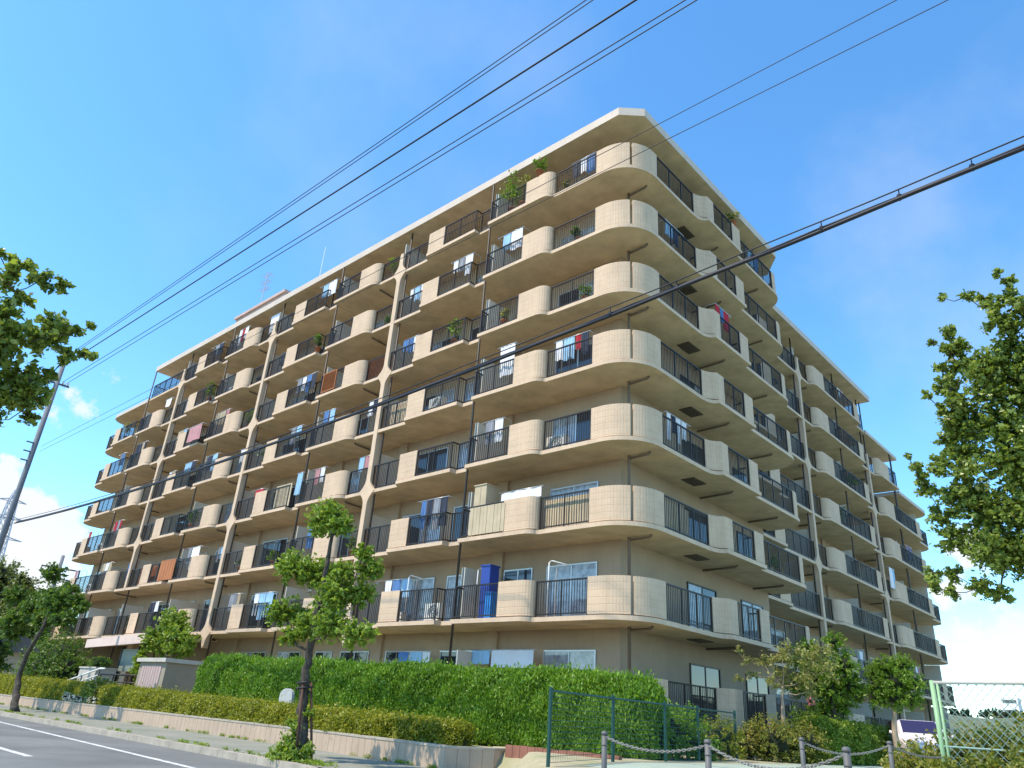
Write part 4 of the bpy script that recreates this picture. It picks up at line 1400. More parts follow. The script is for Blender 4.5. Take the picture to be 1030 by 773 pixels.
# ------------------------------------------------------------------ shed, board, planter, handrails, stone
SH = empty('shed', 'small beige render shed with a pinkish door and pale flat roof', 'shed', (-21.07, -3.6, -.7))
t_ = MB()
t_.box(-23.7, -21.07, -3.6, -1.75, -.72, 1.17)
t_.build('wall', M['shedwall'], SH)
t_ = MB()
t_.box(-23.82, -20.95, -3.74, -1.65, 1.17, 1.33)
t_.build('roof', M['conc'], SH)
t_ = MB()
t_.box(-23.35, -21.45, -3.63, -3.59, -.62, 1.02)
for q in range(1, 8):
    t_.box(-23.35 + q * .2375 - .008, -23.35 + q * .2375 + .008, -3.642, -3.629, -.6, 1.0)
d_ = t_.build('door', M['sheddoor'], SH)
t_ = MB()
t_.box(-21.60, -21.56, -3.69, -3.63, .12, .34)
t_.build('handle', M['frame'], d_)

SB = empty('notice_board', 'pale notice board on dark posts beside the entrance', 'notice board', (-30.0, -1.6, -.7))
t_ = MB()
t_.box(-31.05, -29.1, -1.62, -1.56, .85, 1.95)
t_.build('board', M['board'], SB)
for x in (-31.1, -29.05):
    t_ = MB()
    t_.box(x - .05, x + .05, -1.66, -1.54, -.7, 2.05)
    t_.build('post', M['black'], SB)
t_ = MB()
t_.box(-32.4, -30.2, -3.0, -2.0, -.7, .88)
t_.box(-32.45, -30.15, -3.05, -1.95, .88, .95)
tag(t_.build('planter', M['conc']), 'square concrete planter by the entrance steps', 'planter')
HR = empty('handrail', 'sloping silver handrail beside the entrance steps', 'handrail', (-30.8, -3.3, -.7))
t_ = MB()
t_.tube([(-33.6, -3.3, .10), (-28.9, -3.3, .86), (-28.3, -3.3, .86)], .045, 8)
t_.tube([(-33.6, -3.3, -.18), (-28.9, -3.3, .56)], .035, 8)
t_.build('rail', M['white'], HR, smooth=True)
for x, z in ((-33.2, .15), (-31.0, .5), (-28.9, .84)):
    t_ = MB()
    t_.tube([(x, -3.3, -.72), (x, -3.3, z)], .035, 8)
    t_.build('post', M['galv'], HR)
HR = empty('handrail', 'dark level guard rail between the notice board and the shed', 'handrail', (-27.0, -3.0, -.7))
t_ = MB()
t_.tube([(-29.4, -3.0, .62), (-24.6, -3.0, .62)], .04, 8)
t_.tube([(-29.4, -3.0, .3), (-24.6, -3.0, .3)], .03, 8)
t_.build('rail', M['rail'], HR, smooth=True)
for x in (-29.4, -27.8, -26.2, -24.6):
    t_ = MB()
    t_.tube([(x, -3.0, -.72), (x, -3.0, .62)], .035, 8)
    t_.build('post', M['rail'], HR)
t_ = MB(Frame((-9.62, -4.78), (.94, .34), (.34, -.94)))
pr = [(-.24, -.7), (.24, -.7), (.24, .12)] + [(.24 * math.cos(rad(a)), .12 + .24 * math.sin(rad(a))) for a in range(20, 180, 20)] + [(-.24, .12)]
F_ = t_.F
n_ = len(pr)
t_.faces([F_(s, -.07, z) for s, z in pr] + [F_(s, .07, z) for s, z in pr], [tuple(range(n_)), tuple(range(2 * n_ - 1, n_ - 1, -1))] + [(i, (i + 1) % n_, n_ + (i + 1) % n_, n_ + i) for i in range(n_)])
tag(t_.build('marker_stone', M['stone']), 'pale round topped stone rising out of the clipped hedge', 'stone')


# ------------------------------------------------------------------ car
def car():
    c0 = Vector((4.05, 10.6, -.65))
    ang = rad(-62)
    fx, fy = Vector((math.cos(ang), math.sin(ang))), Vector((-math.sin(ang), math.cos(ang)))
    W_ = lambda l, s, z: (c0.x + fx.x * l + fy.x * s, c0.y + fx.y * l + fy.y * s, c0.z + z)
    root = empty('parked_car', 'white parked car behind the round headed tree', 'car', c0)
    # stations: (l, half width, z low, z shoulder, roof z, roof half width)
    st_ = [(-1.95, .62, .35, .80, .82, .55), (-1.85, .76, .25, .92, .98, .62), (-1.5, .80, .22, .95, 1.30, .60), (-.8, .82, .22, .96, 1.42, .60), (.1, .82, .22, .95, 1.42, .60), (.75, .82, .22, .93, 1.02, .66), (1.0, .82, .22, .90, .93, .70), (1.55, .80, .22, .80, .83, .66), (1.85, .74, .25, .66, .70, .58), (1.95, .62, .32, .55, .57, .5)]
    mb = MB()
    vs, fs = [], []
    for l, hw, zl, zs, zr, rw in st_:
        sec = [(-hw * .92, zl), (-hw, zl + .2), (-hw, zs - .08), (-hw * .95, zs), (-rw, zr - .03), (-rw * .8, zr), (rw * .8, zr), (rw, zr - .03), (hw * .95, zs), (hw, zs - .08), (hw, zl + .2), (hw * .92, zl)]
        vs += [W_(l, s, z) for s, z in sec]
    k = 12
    for i in range(len(st_) - 1):
        for j in range(k):
            fs.append((i * k + j, i * k + (j + 1) % k, (i + 1) * k + (j + 1) % k, (i + 1) * k + j))
    fs += [tuple(range(k)), tuple(range((len(st_) - 1) * k, len(st_) * k))]
    mb.faces(vs, fs)
    mb.build('body', M['carpaint'], root, smooth=False)

    def glass(name, pts, parent=root, mm='carglass'):
        q = MB()
        c = sum((Vector(p) for p in pts), Vector()) / len(pts)
        nrm = (Vector(pts[1]) - Vector(pts[0])).cross(Vector(pts[2]) - Vector(pts[0])).normalized()
        if nrm.dot(c - (c0 + Vector((0, 0, .7)))) < 0:
            nrm = -nrm
        a = [Vector(p) + nrm * .012 for p in pts]
        b = [Vector(p) - nrm * .01 for p in pts]
        n = len(pts)
        q.faces(a + b, [tuple(range(n)), tuple(range(2 * n - 1, n - 1, -1))] + [(i, (i + 1) % n, n + (i + 1) % n, n + i) for i in range(n)])
        return q.build(name, M[mm], parent)
    glass('windscreen', [W_(.14, -.52, 1.40), W_(.14, .52, 1.40), W_(.74, .60, 1.03), W_(.74, -.60, 1.03)])
    glass('rear_window', [W_(-1.52, -.5, 1.27), W_(-1.52, .5, 1.27), W_(-1.84, .55, 1.0), W_(-1.84, -.55, 1.0)])
    for s in (-1, 1):
        glass('side_window', [W_(-1.3, s * .80, .98), W_(.62, s * .80, .97), W_(.1, s * .625, 1.35), W_(-1.1, s * .625, 1.36)])
        glass('headlight', [W_(1.86, s * .45, .68), W_(1.82, s * .72, .70), W_(1.88, s * .70, .55), W_(1.93, s * .45, .54)], mm='frame')
        q = MB()
        q.tube([W_(.62, s * .84, .98), W_(.60, s * .98, 1.02)], .05, 8)
        q.build('mirror', M['carpaint'], root, smooth=True)
    for l in (-1.2, 1.25):
        for s in (-1, 1):
            q = MB()
            q.tube([W_(l, s * .64, .29), W_(l, s * .82, .29)], .29, 20)
            wv = q.build('wheel', M['tyre'], root)
            q = MB()
            q.tube([W_(l, s * .80, .29), W_(l, s * .835, .29)], .18, 16)
            q.build('rim', M['frame'], wv)


car()

# ------------------------------------------------------------------ poles and wires
UP = empty('utility_pole', 'tall grey concrete utility pole beyond the leaning street tree', 'utility pole', (-33.0, -8.3, -1.2))
t_ = MB()
t_.tube([(-33.0, -8.3, -1.25), (-33.0, -8.3, 17.5)], .165, 16, .12)
t_.build('mast', M['concpole'], UP, smooth=True)
for z in (17.3, 15.4):
    t_ = MB()
    t_.box(-33.05, -32.95, -8.95, -7.65, z, z + .08)
    a_ = t_.build('crossarm', M['galv'], UP)
    for y in (-8.85, -8.6, -8.0, -7.75):
        t_ = MB()
        t_.lathe((-33.0, y, z + .09), [(.03, 0), (.06, .05), (.05, .09), (.06, .13), (.03, .2)], 10)
        t_.build('insulator', M['white'], a_, smooth=True)
for z in (11.8, 11.3, 10.8):
    t_ = MB()
    t_.box(-33.0, -32.9, -8.75, -8.2, z, z + .05)
    t_.build('bracket', M['galv'], UP)
UP2 = empty('utility_pole', 'tall utility pole standing outside the right edge of the view', 'utility pole', (17.0, -8.0, -1.0))


def wire(name, label, a, b, sag, r, group='power lines overhead', n=60):
    a, b = Vector(a), Vector(b)
    t_ = MB()
    t_.tube([a.lerp(b, i / n) - Vector((0, 0, sag * 4 * (i / n) * (1 - i / n))) for i in range(n + 1)], r, 6)
    o = t_.build(name, M['cable'], smooth=True)
    tag(o, label, 'power line', group)


def ext(p, q, x0, x1):
    s = (q[2] - p[2]) / (q[0] - p[0])
    return (x0, -8, p[2] + s * (x0 - p[0])), (x1, -8, p[2] + s * (x1 - p[0]))


for nm, lb, p, q, sg in [('w', 'thin power line, highest of those crossing the open sky', (-31.14, -8, 17.6), (3.75, -8, 17.18), 0),
                         ('w', 'thin power line close beneath the highest one', (-31.14, -8, 17.42), (3.75, -8, 17.00), 0),
                         ('w', 'single thicker power line running between the upper pair and the lower pair', (-36.19, -8, 17.36 - .3), (5.27, -8, 15.94), 0),
                         ('w', 'upper line of the lower pair crossing the sky above the roof', (-34.5, -8, 15.7), (6.58, -8, 14.88), 0),
                         ('w', 'lowest line of the lower pair crossing the sky above the roof', (-34.4, -8, 15.39), (6.75, -8, 14.66), 0),
                         ('w', 'thin upper service line passing in front of the top floor', (-31.3, -8, 11.75), (10.77, -8, 11.66), 0),
                         ('w', 'thin lower service line passing in front of the top floor', (-31.3, -8, 11.45), (10.41, -8, 11.10), 0)]:
    a, b = ext(p, q, -33.0, 17.0)
    rr_ = {'single': .028}.get(lb.split()[0], .015 if 'service' not in lb else .008)
    wire('power_line', lb, a, b, sg, rr_)
CAB = [(-33.0, 7.60), (-24, 7.12), (-13.85, 6.87), (-4.86, 6.99), (0.58, 7.28), (4.27, 7.50), (7.67, 7.70), (9.94, 7.72), (11.64, 7.74), (17.0, 7.9)]


def cable_z(x):
    # smooth parabola through the measured points
    return CABP[0] * x * x + CABP[1] * x + CABP[2]


CABP = np.polyfit([c[0] for c in CAB], [c[1] for c in CAB], 2)
for j, (dy, dz, r, lb) in enumerate([(0, 0, .034, 'thickest black communication cable slung across the facade'), (.06, .085, .022, 'middle black communication cable lashed above the thickest one'), (-.04, .15, .012, 'thin black support wire above the communication cables')]):
    t_ = MB()
    pts = []
    for i in range(121):
        x = -33 + 50 * i / 120
        tw = 0.03 * math.sin(x * 1.7 + j * 2.1)
        pts.append((x, -8 + dy + tw, cable_z(x) + dz + tw * .5))
    t_.tube(pts, r, 6)
    tag(t_.build('communication_cable', M['cable'], smooth=True), lb, 'cable', 'communication cables across the facade')
for i, x in enumerate((4.6, 6.1, 7.6, 8.8, 10.0, 11.0)):
    t_ = MB()
    z = cable_z(x)
    t_.tube([(x, -7.98, z - .03), (x + .01, -8.0, z + .17)], .009, 6)
    t_.lathe((x, -7.99, z + .02), [(.036, 0), (.04, .03), (.036, .06)], 8)
    tag(t_.build('cable_hanger', M['cable']), 'small black hanger clamped round the communication cables', 'cable hanger', 'hangers on the communication cables')
# the off-frame pole gets its mast
t_ = MB()
t_.tube([(17.0, -8.0, -1.25), (17.0, -8.0, 17.9)], .2, 16, .14)
t_.build('mast', M['concpole'], UP2, smooth=True)
for z in (16.9, 14.4, 11.1, 7.8):
    t_ = MB()
    t_.box(16.94, 17.06, -8.8, -7.2, z - .1, z)
    t_.build('crossarm', M['galv'], UP2)

# lattice tower far away
TW = empty('lattice_tower', 'far lattice steel power pylon against the white cloud', 'pylon', (-140, 15.5, 0))
t_ = MB()
tz = [0, 6, 11, 15.5, 19.5, 23, 26, 28.7, 31]
hw_ = [2.6, 2.1, 1.75, 1.45, 1.2, 1.0, .8, .65, .25]
for (za, ha), (zb, hb) in zip(zip(tz, hw_), list(zip(tz, hw_))[1:]):
    ca_ = [(-140 + sx * ha, 15.5 + sy * ha, za) for sx, sy in ((-1, -1), (1, -1), (1, 1), (-1, 1))]
    cb_ = [(-140 + sx * hb, 15.5 + sy * hb, zb) for sx, sy in ((-1, -1), (1, -1), (1, 1), (-1, 1))]
    for i in range(4):
        j = (i + 1) % 4
        t_.tube([ca_[i], cb_[i]], .11, 5)
        t_.tube([ca_[i], cb_[j]], .06, 4)
        t_.tube([ca_[j], cb_[i]], .06, 4)
        t_.tube([cb_[i], cb_[j]], .06, 4)
t_.build('mast', M['tower'], TW)
for z, l in ((22.5, 3.4), (26, 2.8), (29, 2.2)):
    q = MB()
    q.tube([(-140, 15.5 - l, z), (-140, 15.5, z + .6), (-140, 15.5 + l, z)], .10, 5)
    q.tube([(-140, 15.5 - l, z), (-140, 15.5 + l, z)], .08, 5)
    q.build('crossarm', M['tower'], TW)
UP3 = empty('utility_pole', 'short grey pole with a crossarm behind the olive green tree', 'utility pole', (-70, 5.6, -1))
t_ = MB()
t_.tube([(-70, 5.6, -1.3), (-70, 5.6, 11.6)], .22, 10, .16)
t_.build('mast', M['concpole'], UP3, smooth=True)
t_ = MB()
t_.box(-70.06, -69.94, 4.0, 7.2, 10.3, 10.42)
t_.box(-70.06, -69.94, 4.4, 6.8, 9.3, 9.42)
t_.build('crossarm', M['galv'], UP3)

# roof-top aerials
AN = empty('television_aerial', 'television aerial on a mast above the roof machine house', 'aerial', (-41.9, 6.3, 30.9))
t_ = MB()
t_.tube([(-41.9, 6.3, 30.45), (-41.9, 6.3, 33.9)], .04, 6)
t_.build('mast', M['tower'], AN)
for z in (33.7, 33.0, 32.3):
    t_ = MB()
    t_.tube([(-42.5, 6.3, z), (-41.2, 6.3, z)], .03, 5)
    for q in range(7):
        x = -42.4 + q * .19
        t_.tube([(x, 5.95, z), (x, 6.65, z)], .014, 4)
    t_.build('element_array', M['tower'], AN)
t_ = MB()
t_.tube([(-28.8, 4, 22.4), (-28.8, 4, 29.9)], .035, 6, .02)
tag(t_.build('lightning_rod', M['white'], origin=(-28.8, 4, 22.4)), 'slim white lightning rod standing on the roof', 'lightning rod')

# ------------------------------------------------------------------ far surroundings
HS = empty('house', 'grey tiled house half hidden by the trees past the apartment building', 'house', (-62, -3, -1))
t_ = MB()
t_.box(-66, -58, -5, 3, -1.4, 2.2)
t_.build('wall', M['housewall'], HS)
t_ = MB()
t_.faces([(-66.6, -5.6, 2.1), (-57.4, -5.6, 2.1), (-57.4, 3.6, 2.1), (-66.6, 3.6, 2.1), (-66.6, -1, 4.3), (-57.4, -1, 4.3)], [(0, 1, 5, 4), (2, 3, 4, 5), (1, 2, 5), (3, 0, 4), (3, 2, 1, 0)])
t_.build('roof', M['tileroof'], HS)
window(Frame((-58, 0), (0, 1), (1, 0)), -4, -2.4, .1, 1.4, 0.02, False, 2, parent=HS)
far = [('far tree mass beyond the house past the apartment building', [(-76 + i * 1.5, 2 + i * 1.6, 3 + (i % 3) * .7, 2.6) for i in range(9)], 41),
       ('dark tree screen behind the leaning street tree', [(-53 + (i % 3) * .8, -5.5 + i * .55, 1.0 + (i % 2) * .9, 1.5) for i in range(7)], 42)]
for lb, cl, sd in far:
    shrub('tree_screen', lb, cl, 0.26, 700, M['lf_dark'], seed=sd, cat='trees', core=.8)
# grassy bank and tree line on the far right
g = MB()
n = 40
rng_ = random.Random(5)
prof = [(60, -1.4, 0), (62, .9, 0), (66, 2.2, .2), (72, 3.0, .3), (80, 3.1, .3), (110, -1.4, 0)]
vs = []
for i in range(n + 1):
    x = -60 + 140 * i / n
    vs += [(x, y + rng_.uniform(-1, 1) * .6, z + rng_.uniform(-1, 1) * jz) for y, z, jz in prof]
k = len(prof)
g.faces(vs, [(i * k + j, i * k + j + 1, (i + 1) * k + j + 1, (i + 1) * k + j) for i in range(n) for j in range(k - 1)])
struct(g.build('hill', M['slope'], smooth=True))
rng = np.random.default_rng(77)
cl = [(-60 + i * 1.15 + rng.uniform(-.4, .4), 79 + rng.uniform(-2, 2), 3.3 + rng.uniform(-.15, .35), .62 + rng.uniform(-.15, .25)) for i in range(120)]
P, D = clump_points(rng, cl, 420, .6)
o = leaf_mesh('treeline', leaf_arrays(rng, P, D, .32, .7), [M['farwood'], M['core']], None, core_blobs(cl, .8, 7), (0, 79, 3))
o['kind'] = 'stuff'
for x, w2, h2, y in ((-26.5, 3.4, 11.8, 200), (-22.6, 2.6, 13.0, 206)):
    B2 = empty('tower_block', {-26.5: 'far white tower block, the wider of two above the tree line', -22.6: 'far white tower block, the narrower and taller of two above the tree line'}[x], 'building', (x, y, -1.4), 'far tower blocks on the skyline')
    t_ = MB()
    t_.box(x - w2 / 2, x + w2 / 2, y, y + 4, -1.4, h2)
    t_.build('wall', M['white'], B2)
    t_ = MB()
    for q in range(5):
        t_.box(x - w2 / 2 + .3, x + w2 / 2 - .3, y - .05, y + .02, h2 - 1.2 - q * 2.2, h2 - .5 - q * 2.2)
    t_.build('window', M['glass'], B2)

# ------------------------------------------------------------------ things on the balconies
NTH = {1: 'ground', 2: 'second', 3: 'third', 4: 'fourth', 5: 'fifth', 6: 'sixth', 7: 'seventh', 8: 'top'}


def place(F, s):
    if F is FR:
        return 'on the shaded wing'
    if F is F2:
        return 'before the first shaded pilaster' if s < 21.5 else ('past the first shaded pilaster' if s < 27.3 else ('before the second shaded pilaster' if s < 32.7 else 'past the second shaded pilaster'))
    if s < 7:
        return 'by the rounded corner'
    nm = ('first', 'second', 'third')
    for i, n in enumerate(nm):
        if s < PIL[i]:
            o = s - (PIL[i - 1] if i else 2.2)
            if i and o < 3:
                return 'just past the %s pilaster' % nm[i - 1]
            return ('midway to the %s pilaster' if o < 6.4 else 'short of the %s pilaster') % n
    return 'past the third pilaster'


def garment(mb, F, s, w_, d, z1, h, seed):
    rr = random.Random(seed)
    n, mrows = 10, 6
    ph = rr.uniform(0, 6)
    for side in (-1, 1):
        pass
    vs = []
    for j in range(mrows + 1):
        for i in range(n + 1):
            f = i / n
            amp = .035 * (j / mrows)
            off = amp * math.sin(f * 9 + ph) + .015 * math.sin(f * 23 + ph * 2)
            vs.append((s + w_ * f, d + off, z1 - h * j / mrows))
    A = [F(*v) for v in vs]
    Bv = [F(v[0], v[1] - .012, v[2]) for v in vs]
    k = n + 1
    fs = [(j * k + i, j * k + i + 1, (j + 1) * k + i + 1, (j + 1) * k + i) for j in range(mrows) for i in range(n)]
    m_ = len(A)
    fs2 = [tuple(x + m_ for x in f[::-1]) for f in fs]
    rim = list(range(0, k)) + [j * k + n for j in range(1, mrows + 1)] + [mrows * k + i for i in range(n - 1, -1, -1)] + [j * k for j in range(mrows - 1, 0, -1)]
    fs3 = [(rim[i], rim[(i + 1) % len(rim)], m_ + rim[(i + 1) % len(rim)], m_ + rim[i]) for i in range(len(rim))]
    mb.faces(A + Bv, fs + fs2 + fs3)


used_labels = set()
OCC = []


def occ(F, k, s0, s1):
    OCC.append((id(F), k, s0, s1))


def is_free(F, k, s0, s1):
    return all(not (f == id(F) and kk == k and a < s1 and s0 < b_) for f, kk, a, b_ in OCC)



def uniq(lb):
    assert lb not in used_labels, lb
    used_labels.add(lb)
    return lb


def laundry(F, k, s0, s1, d, items, look, zoff=1.85):
    occ(F, k, s0, s1)
    z = Z[k] + ST + zoff
    root = empty('laundry_line', uniq('%s drying on the %s floor %s' % (look, NTH[k], place(F, (s0 + s1) / 2))), 'laundry', F(s0, d, Z[k] + ST), 'laundry drying on the balconies')
    t_ = MB(F)
    t_.tube([(s0, d, z), (s1, d, z)], .018, 6, local=True)
    for s in (s0 + .05, s1 - .05):
        t_.tube([(s, d, z), (s, d - .45, z + .03), (s, d - .45, Z[k] + ST + .02)], .015, 6, local=True)
    t_.build('drying_pole', M['frame'], root, smooth=True)
    x = s0 + .08
    for i, (mm, w_, h) in enumerate(items):
        if x + w_ > s1:
            break
        mb = MB(F)
        garment(mb, F, x, w_, d, z - .01, h, hash((k, i, int(s0 * 10))) % 999)
        mb.build('garment', M[mm], root, smooth=False)
        x += w_ + .06


def plant(F, k, s, d, h, r, mm, look, zb=None, n=1):
    occ(F, k, s - r, s + r)
    zb = Z[k] + ST if zb is None else zb
    p = F(s, d, zb)
    root = empty('potted_plant', uniq('%s on the %s floor %s' % (look, NTH[k], place(F, s))), 'plant', p, 'potted plants on the balconies')
    t_ = MB()
    ph = min(.34, h * .4)
    t_.lathe(p, [(ph * .32, 0), (ph * .45, ph * .9), (ph * .5, ph * .9), (ph * .5, ph), (ph * .4, ph), (ph * .38, ph * .9)], 12)
    t_.build('pot', M['terra'], root, smooth=True)
    rng = np.random.default_rng(int(abs(s) * 100) + k)
    cl = [(p.x + rng.uniform(-1, 1) * r * .5, p.y + rng.uniform(-1, 1) * r * .4, p.z + ph + (h - ph) * (0.35 + .55 * i / 4), r * (.75 if i < 4 else .5)) for i in range(5)]
    P, D = clump_points(rng, cl, 900, .3)
    e = MB()
    e.tube([p + Vector((0, 0, ph * .8)), p + Vector((.02, 0, h * .8))], .015, 5)
    leaf_mesh('foliage', leaf_arrays(rng, P, D, .10, .5), [M[mm], M['bark']], root, e, p)


def ac_unit(F, k, s, d, look='beige air conditioning unit'):
    occ(F, k, s, s + .8)
    z = Z[k] + ST
    root = empty('air_conditioner', uniq('%s on the %s floor %s' % (look, NTH[k], place(F, s))), 'air conditioner', F(s, d, z), 'air conditioning units on the balconies')
    t_ = MB(F)
    t_.box(s, s + .78, d - .30, d, z + .06, z + .64)
    t_.box(s + .05, s + .15, d - .28, d - .02, z, z + .06)
    t_.box(s + .63, s + .73, d - .28, d - .02, z, z + .06)
    t_.build('casing', M['acw'], root)
    t_ = MB(F)
    c = (s + .30, z + .35)
    for r_i in (.07, .13, .19, .24):
        t_.tube([(c[0] + r_i * math.cos(a * .3142), d + .012, c[1] + r_i * math.sin(a * .3142)) for a in range(21)], .008, 5, local=True)
    t_.build('fan_grille', M['black'], root)


def trellis(F, k, s0, s1, d, mm='trellis', look='orange brown lattice screen'):
    occ(F, k, s0, s1)
    z0, z1 = Z[k] + ST + .08, Z[k] + 1.28
    t_ = MB(F)
    t_.box(s0, s1, d - .015, d + .015, z0, z0 + .05)
    t_.box(s0, s1, d - .015, d + .015, z1 - .05, z1)
    t_.box(s0, s0 + .05, d - .015, d + .015, z0 + .05, z1 - .05)
    t_.box(s1 - .05, s1, d - .015, d + .015, z0 + .05, z1 - .05)
    w_, h = s1 - s0 - .1, z1 - z0 - .1
    n = 12
    for sg in (0, 1):
        q = -h
        while q < w_:
            a, b = max(0, q), min(w_, q + h)
            if b - a > .05:
                za, zb = (a - q), (b - q)
                if sg:
                    za, zb = h - za, h - zb
                t_.tube([(s0 + .05 + a, d + (.008 if sg else -.008), z0 + .05 + za), (s0 + .05 + b, d + (.008 if sg else -.008), z0 + .05 + zb)], .019, 4, local=True)
            q += .10
    tag(t_.build('lattice_screen', M[mm]), uniq('%s on the %s floor %s' % (look, NTH[k], place(F, s0))), 'screen', 'lattice screens on the balconies')


def board_screen(F, k, s0, s1, d, mm, look, h=1.15):
    occ(F, k, s0, s1)
    z0 = Z[k] + ST + .06
    t_ = MB(F)
    n = max(2, int((s1 - s0) / .16))
    for i in range(n):
        a = s0 + (s1 - s0) * i / n
        t_.box(a + .006, a + (s1 - s0) / n - .006, d - .012 + .006 * (i % 2), d + .012 + .006 * (i % 2), z0, z0 + h)
    t_.box(s0, s1, d - .035, d - .013, z0 + .2, z0 + .27)
    t_.box(s0, s1, d - .035, d - .013, z0 + h - .25, z0 + h - .18)
    tag(t_.build('balcony_screen', M[mm]), uniq('%s on the %s floor %s' % (look, NTH[k], place(F, s0))), 'screen', 'screens behind the balcony railings')


# top floor
plant(FL, 8, 6.2, .1, 2.0, .62, 'lf_lime', 'tall bushy green plant')
plant(FL, 8, 5.55, .1, 1.9, .36, 'lf_pale', 'pale leafy plant')
plant(FL, 8, 4.6, .24, .85, .36, 'lf_lime', 'green plant standing on the parapet', zb=Z[8] + 1.295)
laundry(FL, 8, 2.0, 3.3, -.3, [('cloth_b', .35, .9), ('cloth_w', .3, .7), ('cloth_d', .35, .8)], 'blue and white washing', 1.5)
plant(FL, 8, 3.5, -.3, .7, .2, 'lf_pale', 'yellowish plant')
laundry(FL, 8, 19.2, 20.9, .15, [('cloth_w', .7, .9), ('cloth_lb', .5, .8)], 'white sheet and pale blue cloth', 1.7)
plant(FL, 8, 23.7, -.4, 1.6, .4, 'lf_dark', 'big dark leafy plant')
laundry(FL, 8, 25.7, 27.0, -.2, [('cloth_w', .9, 1.2)], 'single white sheet', 1.9)
plant(FR, 8, 7.7, .29, .7, .34, 'lf_pale', 'yellow leaved plant standing on the parapet', zb=Z[8] + 1.295)
laundry(FR, 8, 10.2, 11.9, -.25, [('cloth_lb', .5, .8), ('cloth_b', .5, .9)], 'blue cloths', 1.6)
laundry(FL, 8, 31.6, 33.4, .2, [('cloth_d', .5, .8), ('cloth_g', .5, .7)], 'dark clothes', 1.5)
# seventh floor
laundry(FL, 7, 5.3, 6.8, .2, [('cloth_w', .6, .95), ('cloth_lb', .4, .8)], 'white towel and pale blue cloth', 1.75)
laundry(FL, 7, 8.2, 9.7, .2, [('cloth_w', .45, 1.0), ('cloth_g', .35, .7), ('cloth_w', .3, .6)], 'white and grey shirts', 1.65)
plant(FL, 7, 14.7, -.35, .8, .3, 'lf_lime', 'low bright green plant')
plant(FL, 7, 19.8, .2, 1.1, .35, 'lf_dark', 'dark leafy plant')
plant(FL, 7, 31.9, .15, 1.3, .42, 'lf_dark', 'dense dark plant')
laundry(FL, 7, 38.0, 39.2, .1, [('cloth_w', .9, .6)], 'white cloth', 1.9)
ac_unit(FL, 7, 10.6, -.3)
# sixth floor
plant(FL, 6, 2.4, -.3, .75, .25, 'lf_lime', 'small bright plant')
plant(FL, 6, 6.1, .15, .8, .24, 'lf_pale', 'small yellowish plant')
trellis(FL, 6, 13.95, 15.3, -.12)
trellis(FL, 6, 17.3, 18.45, .34)
laundry(FL, 6, 19.3, 21.4, .2, [('cloth_d', .4, .9), ('cloth_b', .4, 1.0), ('cloth_w', .4, .8), ('cloth_g', .4, .8)], 'dark, blue and white clothes', 1.6)
laundry(FL, 6, 30.9, 33.0, .55, [('cloth_p', 1.6, 1.0)], 'rose bedding hung over the railing', 1.1)
plant(F2, 6, 24.3, .1, .8, .25, 'lf_dark', 'dark plant')
# fifth floor
laundry(FL, 5, 5.3, 6.3, .15, [('cloth_w', .75, 1.3)], 'white hanging sheet', 1.9)
laundry(FL, 5, 2.1, 3.8, -.3, [('cloth_d', .3, .9), ('cloth_r', .22, .6), ('cloth_lb', .5, .9), ('cloth_w', .3, .8)], 'red, pale blue and dark clothes', 1.6)
board_screen(FL, 5, 11.8, 13.2, -.25, 'cloth_t', 'tan slatted screen')
laundry(FL, 5, 28.5, 30.0, .2, [('cloth_lb', .6, 1.0), ('cloth_d', .5, .9)], 'pale blue and dark clothes', 1.6)
laundry(FL, 5, 25.6, 26.9, -.25, [('cloth_b', .5, .9), ('cloth_w', .5, .8)], 'blue and white clothes', 1.6)
ac_unit(FL, 5, 9.4, .1)
# fourth floor
ac_unit(FL, 4, 3.2, -.35, 'white air conditioning unit')
laundry(FL, 4, 5.6, 6.8, .2, [('cloth_w', .4, .9), ('cloth_g', .4, .9)], 'white and grey clothes', 1.6)
laundry(FL, 4, 23.2, 24.6, -.25, [('cloth_r', .8, 1.3)], 'single red blanket', 1.6)
board_screen(FL, 4, 19.6, 21.0, .25, 'cloth_t', 'pale tan board screen')
laundry(FL, 4, 19.0, 19.6, .1, [('cloth_lb', .4, 1.1)], 'narrow pale blue towel', 1.7)
plant(FL, 4, 29.9, .15, 1.2, .4, 'lf_dark', 'leafy dark plant')
laundry(F2, 4, 33.2, 34.4, .25, [('cloth_w', .5, 1.3), ('cloth_lb', .4, 1.3)], 'white and pale blue sheets', 1.9)
ac_unit(F2, 4, 24.2, .1)
# third floor
laundry(FL, 3, 8.2, 10.0, .2, [('cloth_d', .35, 1.1), ('cloth_g', .35, 1.2), ('cloth_d', .3, 1.0), ('cloth_b', .3, 1.1), ('cloth_g', .3, .9)], 'row of dark and grey clothes', 1.75)
board_screen(FL, 3, 5.15, 6.85, .32, 'cloth_t', 'tan slatted blind', 1.0)
board_screen(FL, 3, 1.9, 3.8, -.22, 'cloth_t', 'wide tan slatted blind', 1.0)
board_screen(FR, 3, 1.8, 3.6, -.25, 'cloth_t', 'yellowish tan blind', 1.0)
t_ = MB(FL)
t_.box(6.25, 6.85, -.5, .2, Z[3] + ST, Z[3] + 2.05)
t_.box(6.22, 6.88, -.53, .23, Z[3] + 2.05, Z[3] + 2.09)
t_.box(6.53, 6.56, .20, .215, Z[3] + ST + .08, Z[3] + 2.0)
tag(t_.build('storage_locker', M['cloth_t']), 'tall beige storage locker on the third floor balcony next to the rounded corner', 'locker')
laundry(FL, 3, 3.9, 6.0, -.2, [('cloth_w', 1.9, .35)], 'long white quilt', 1.62)
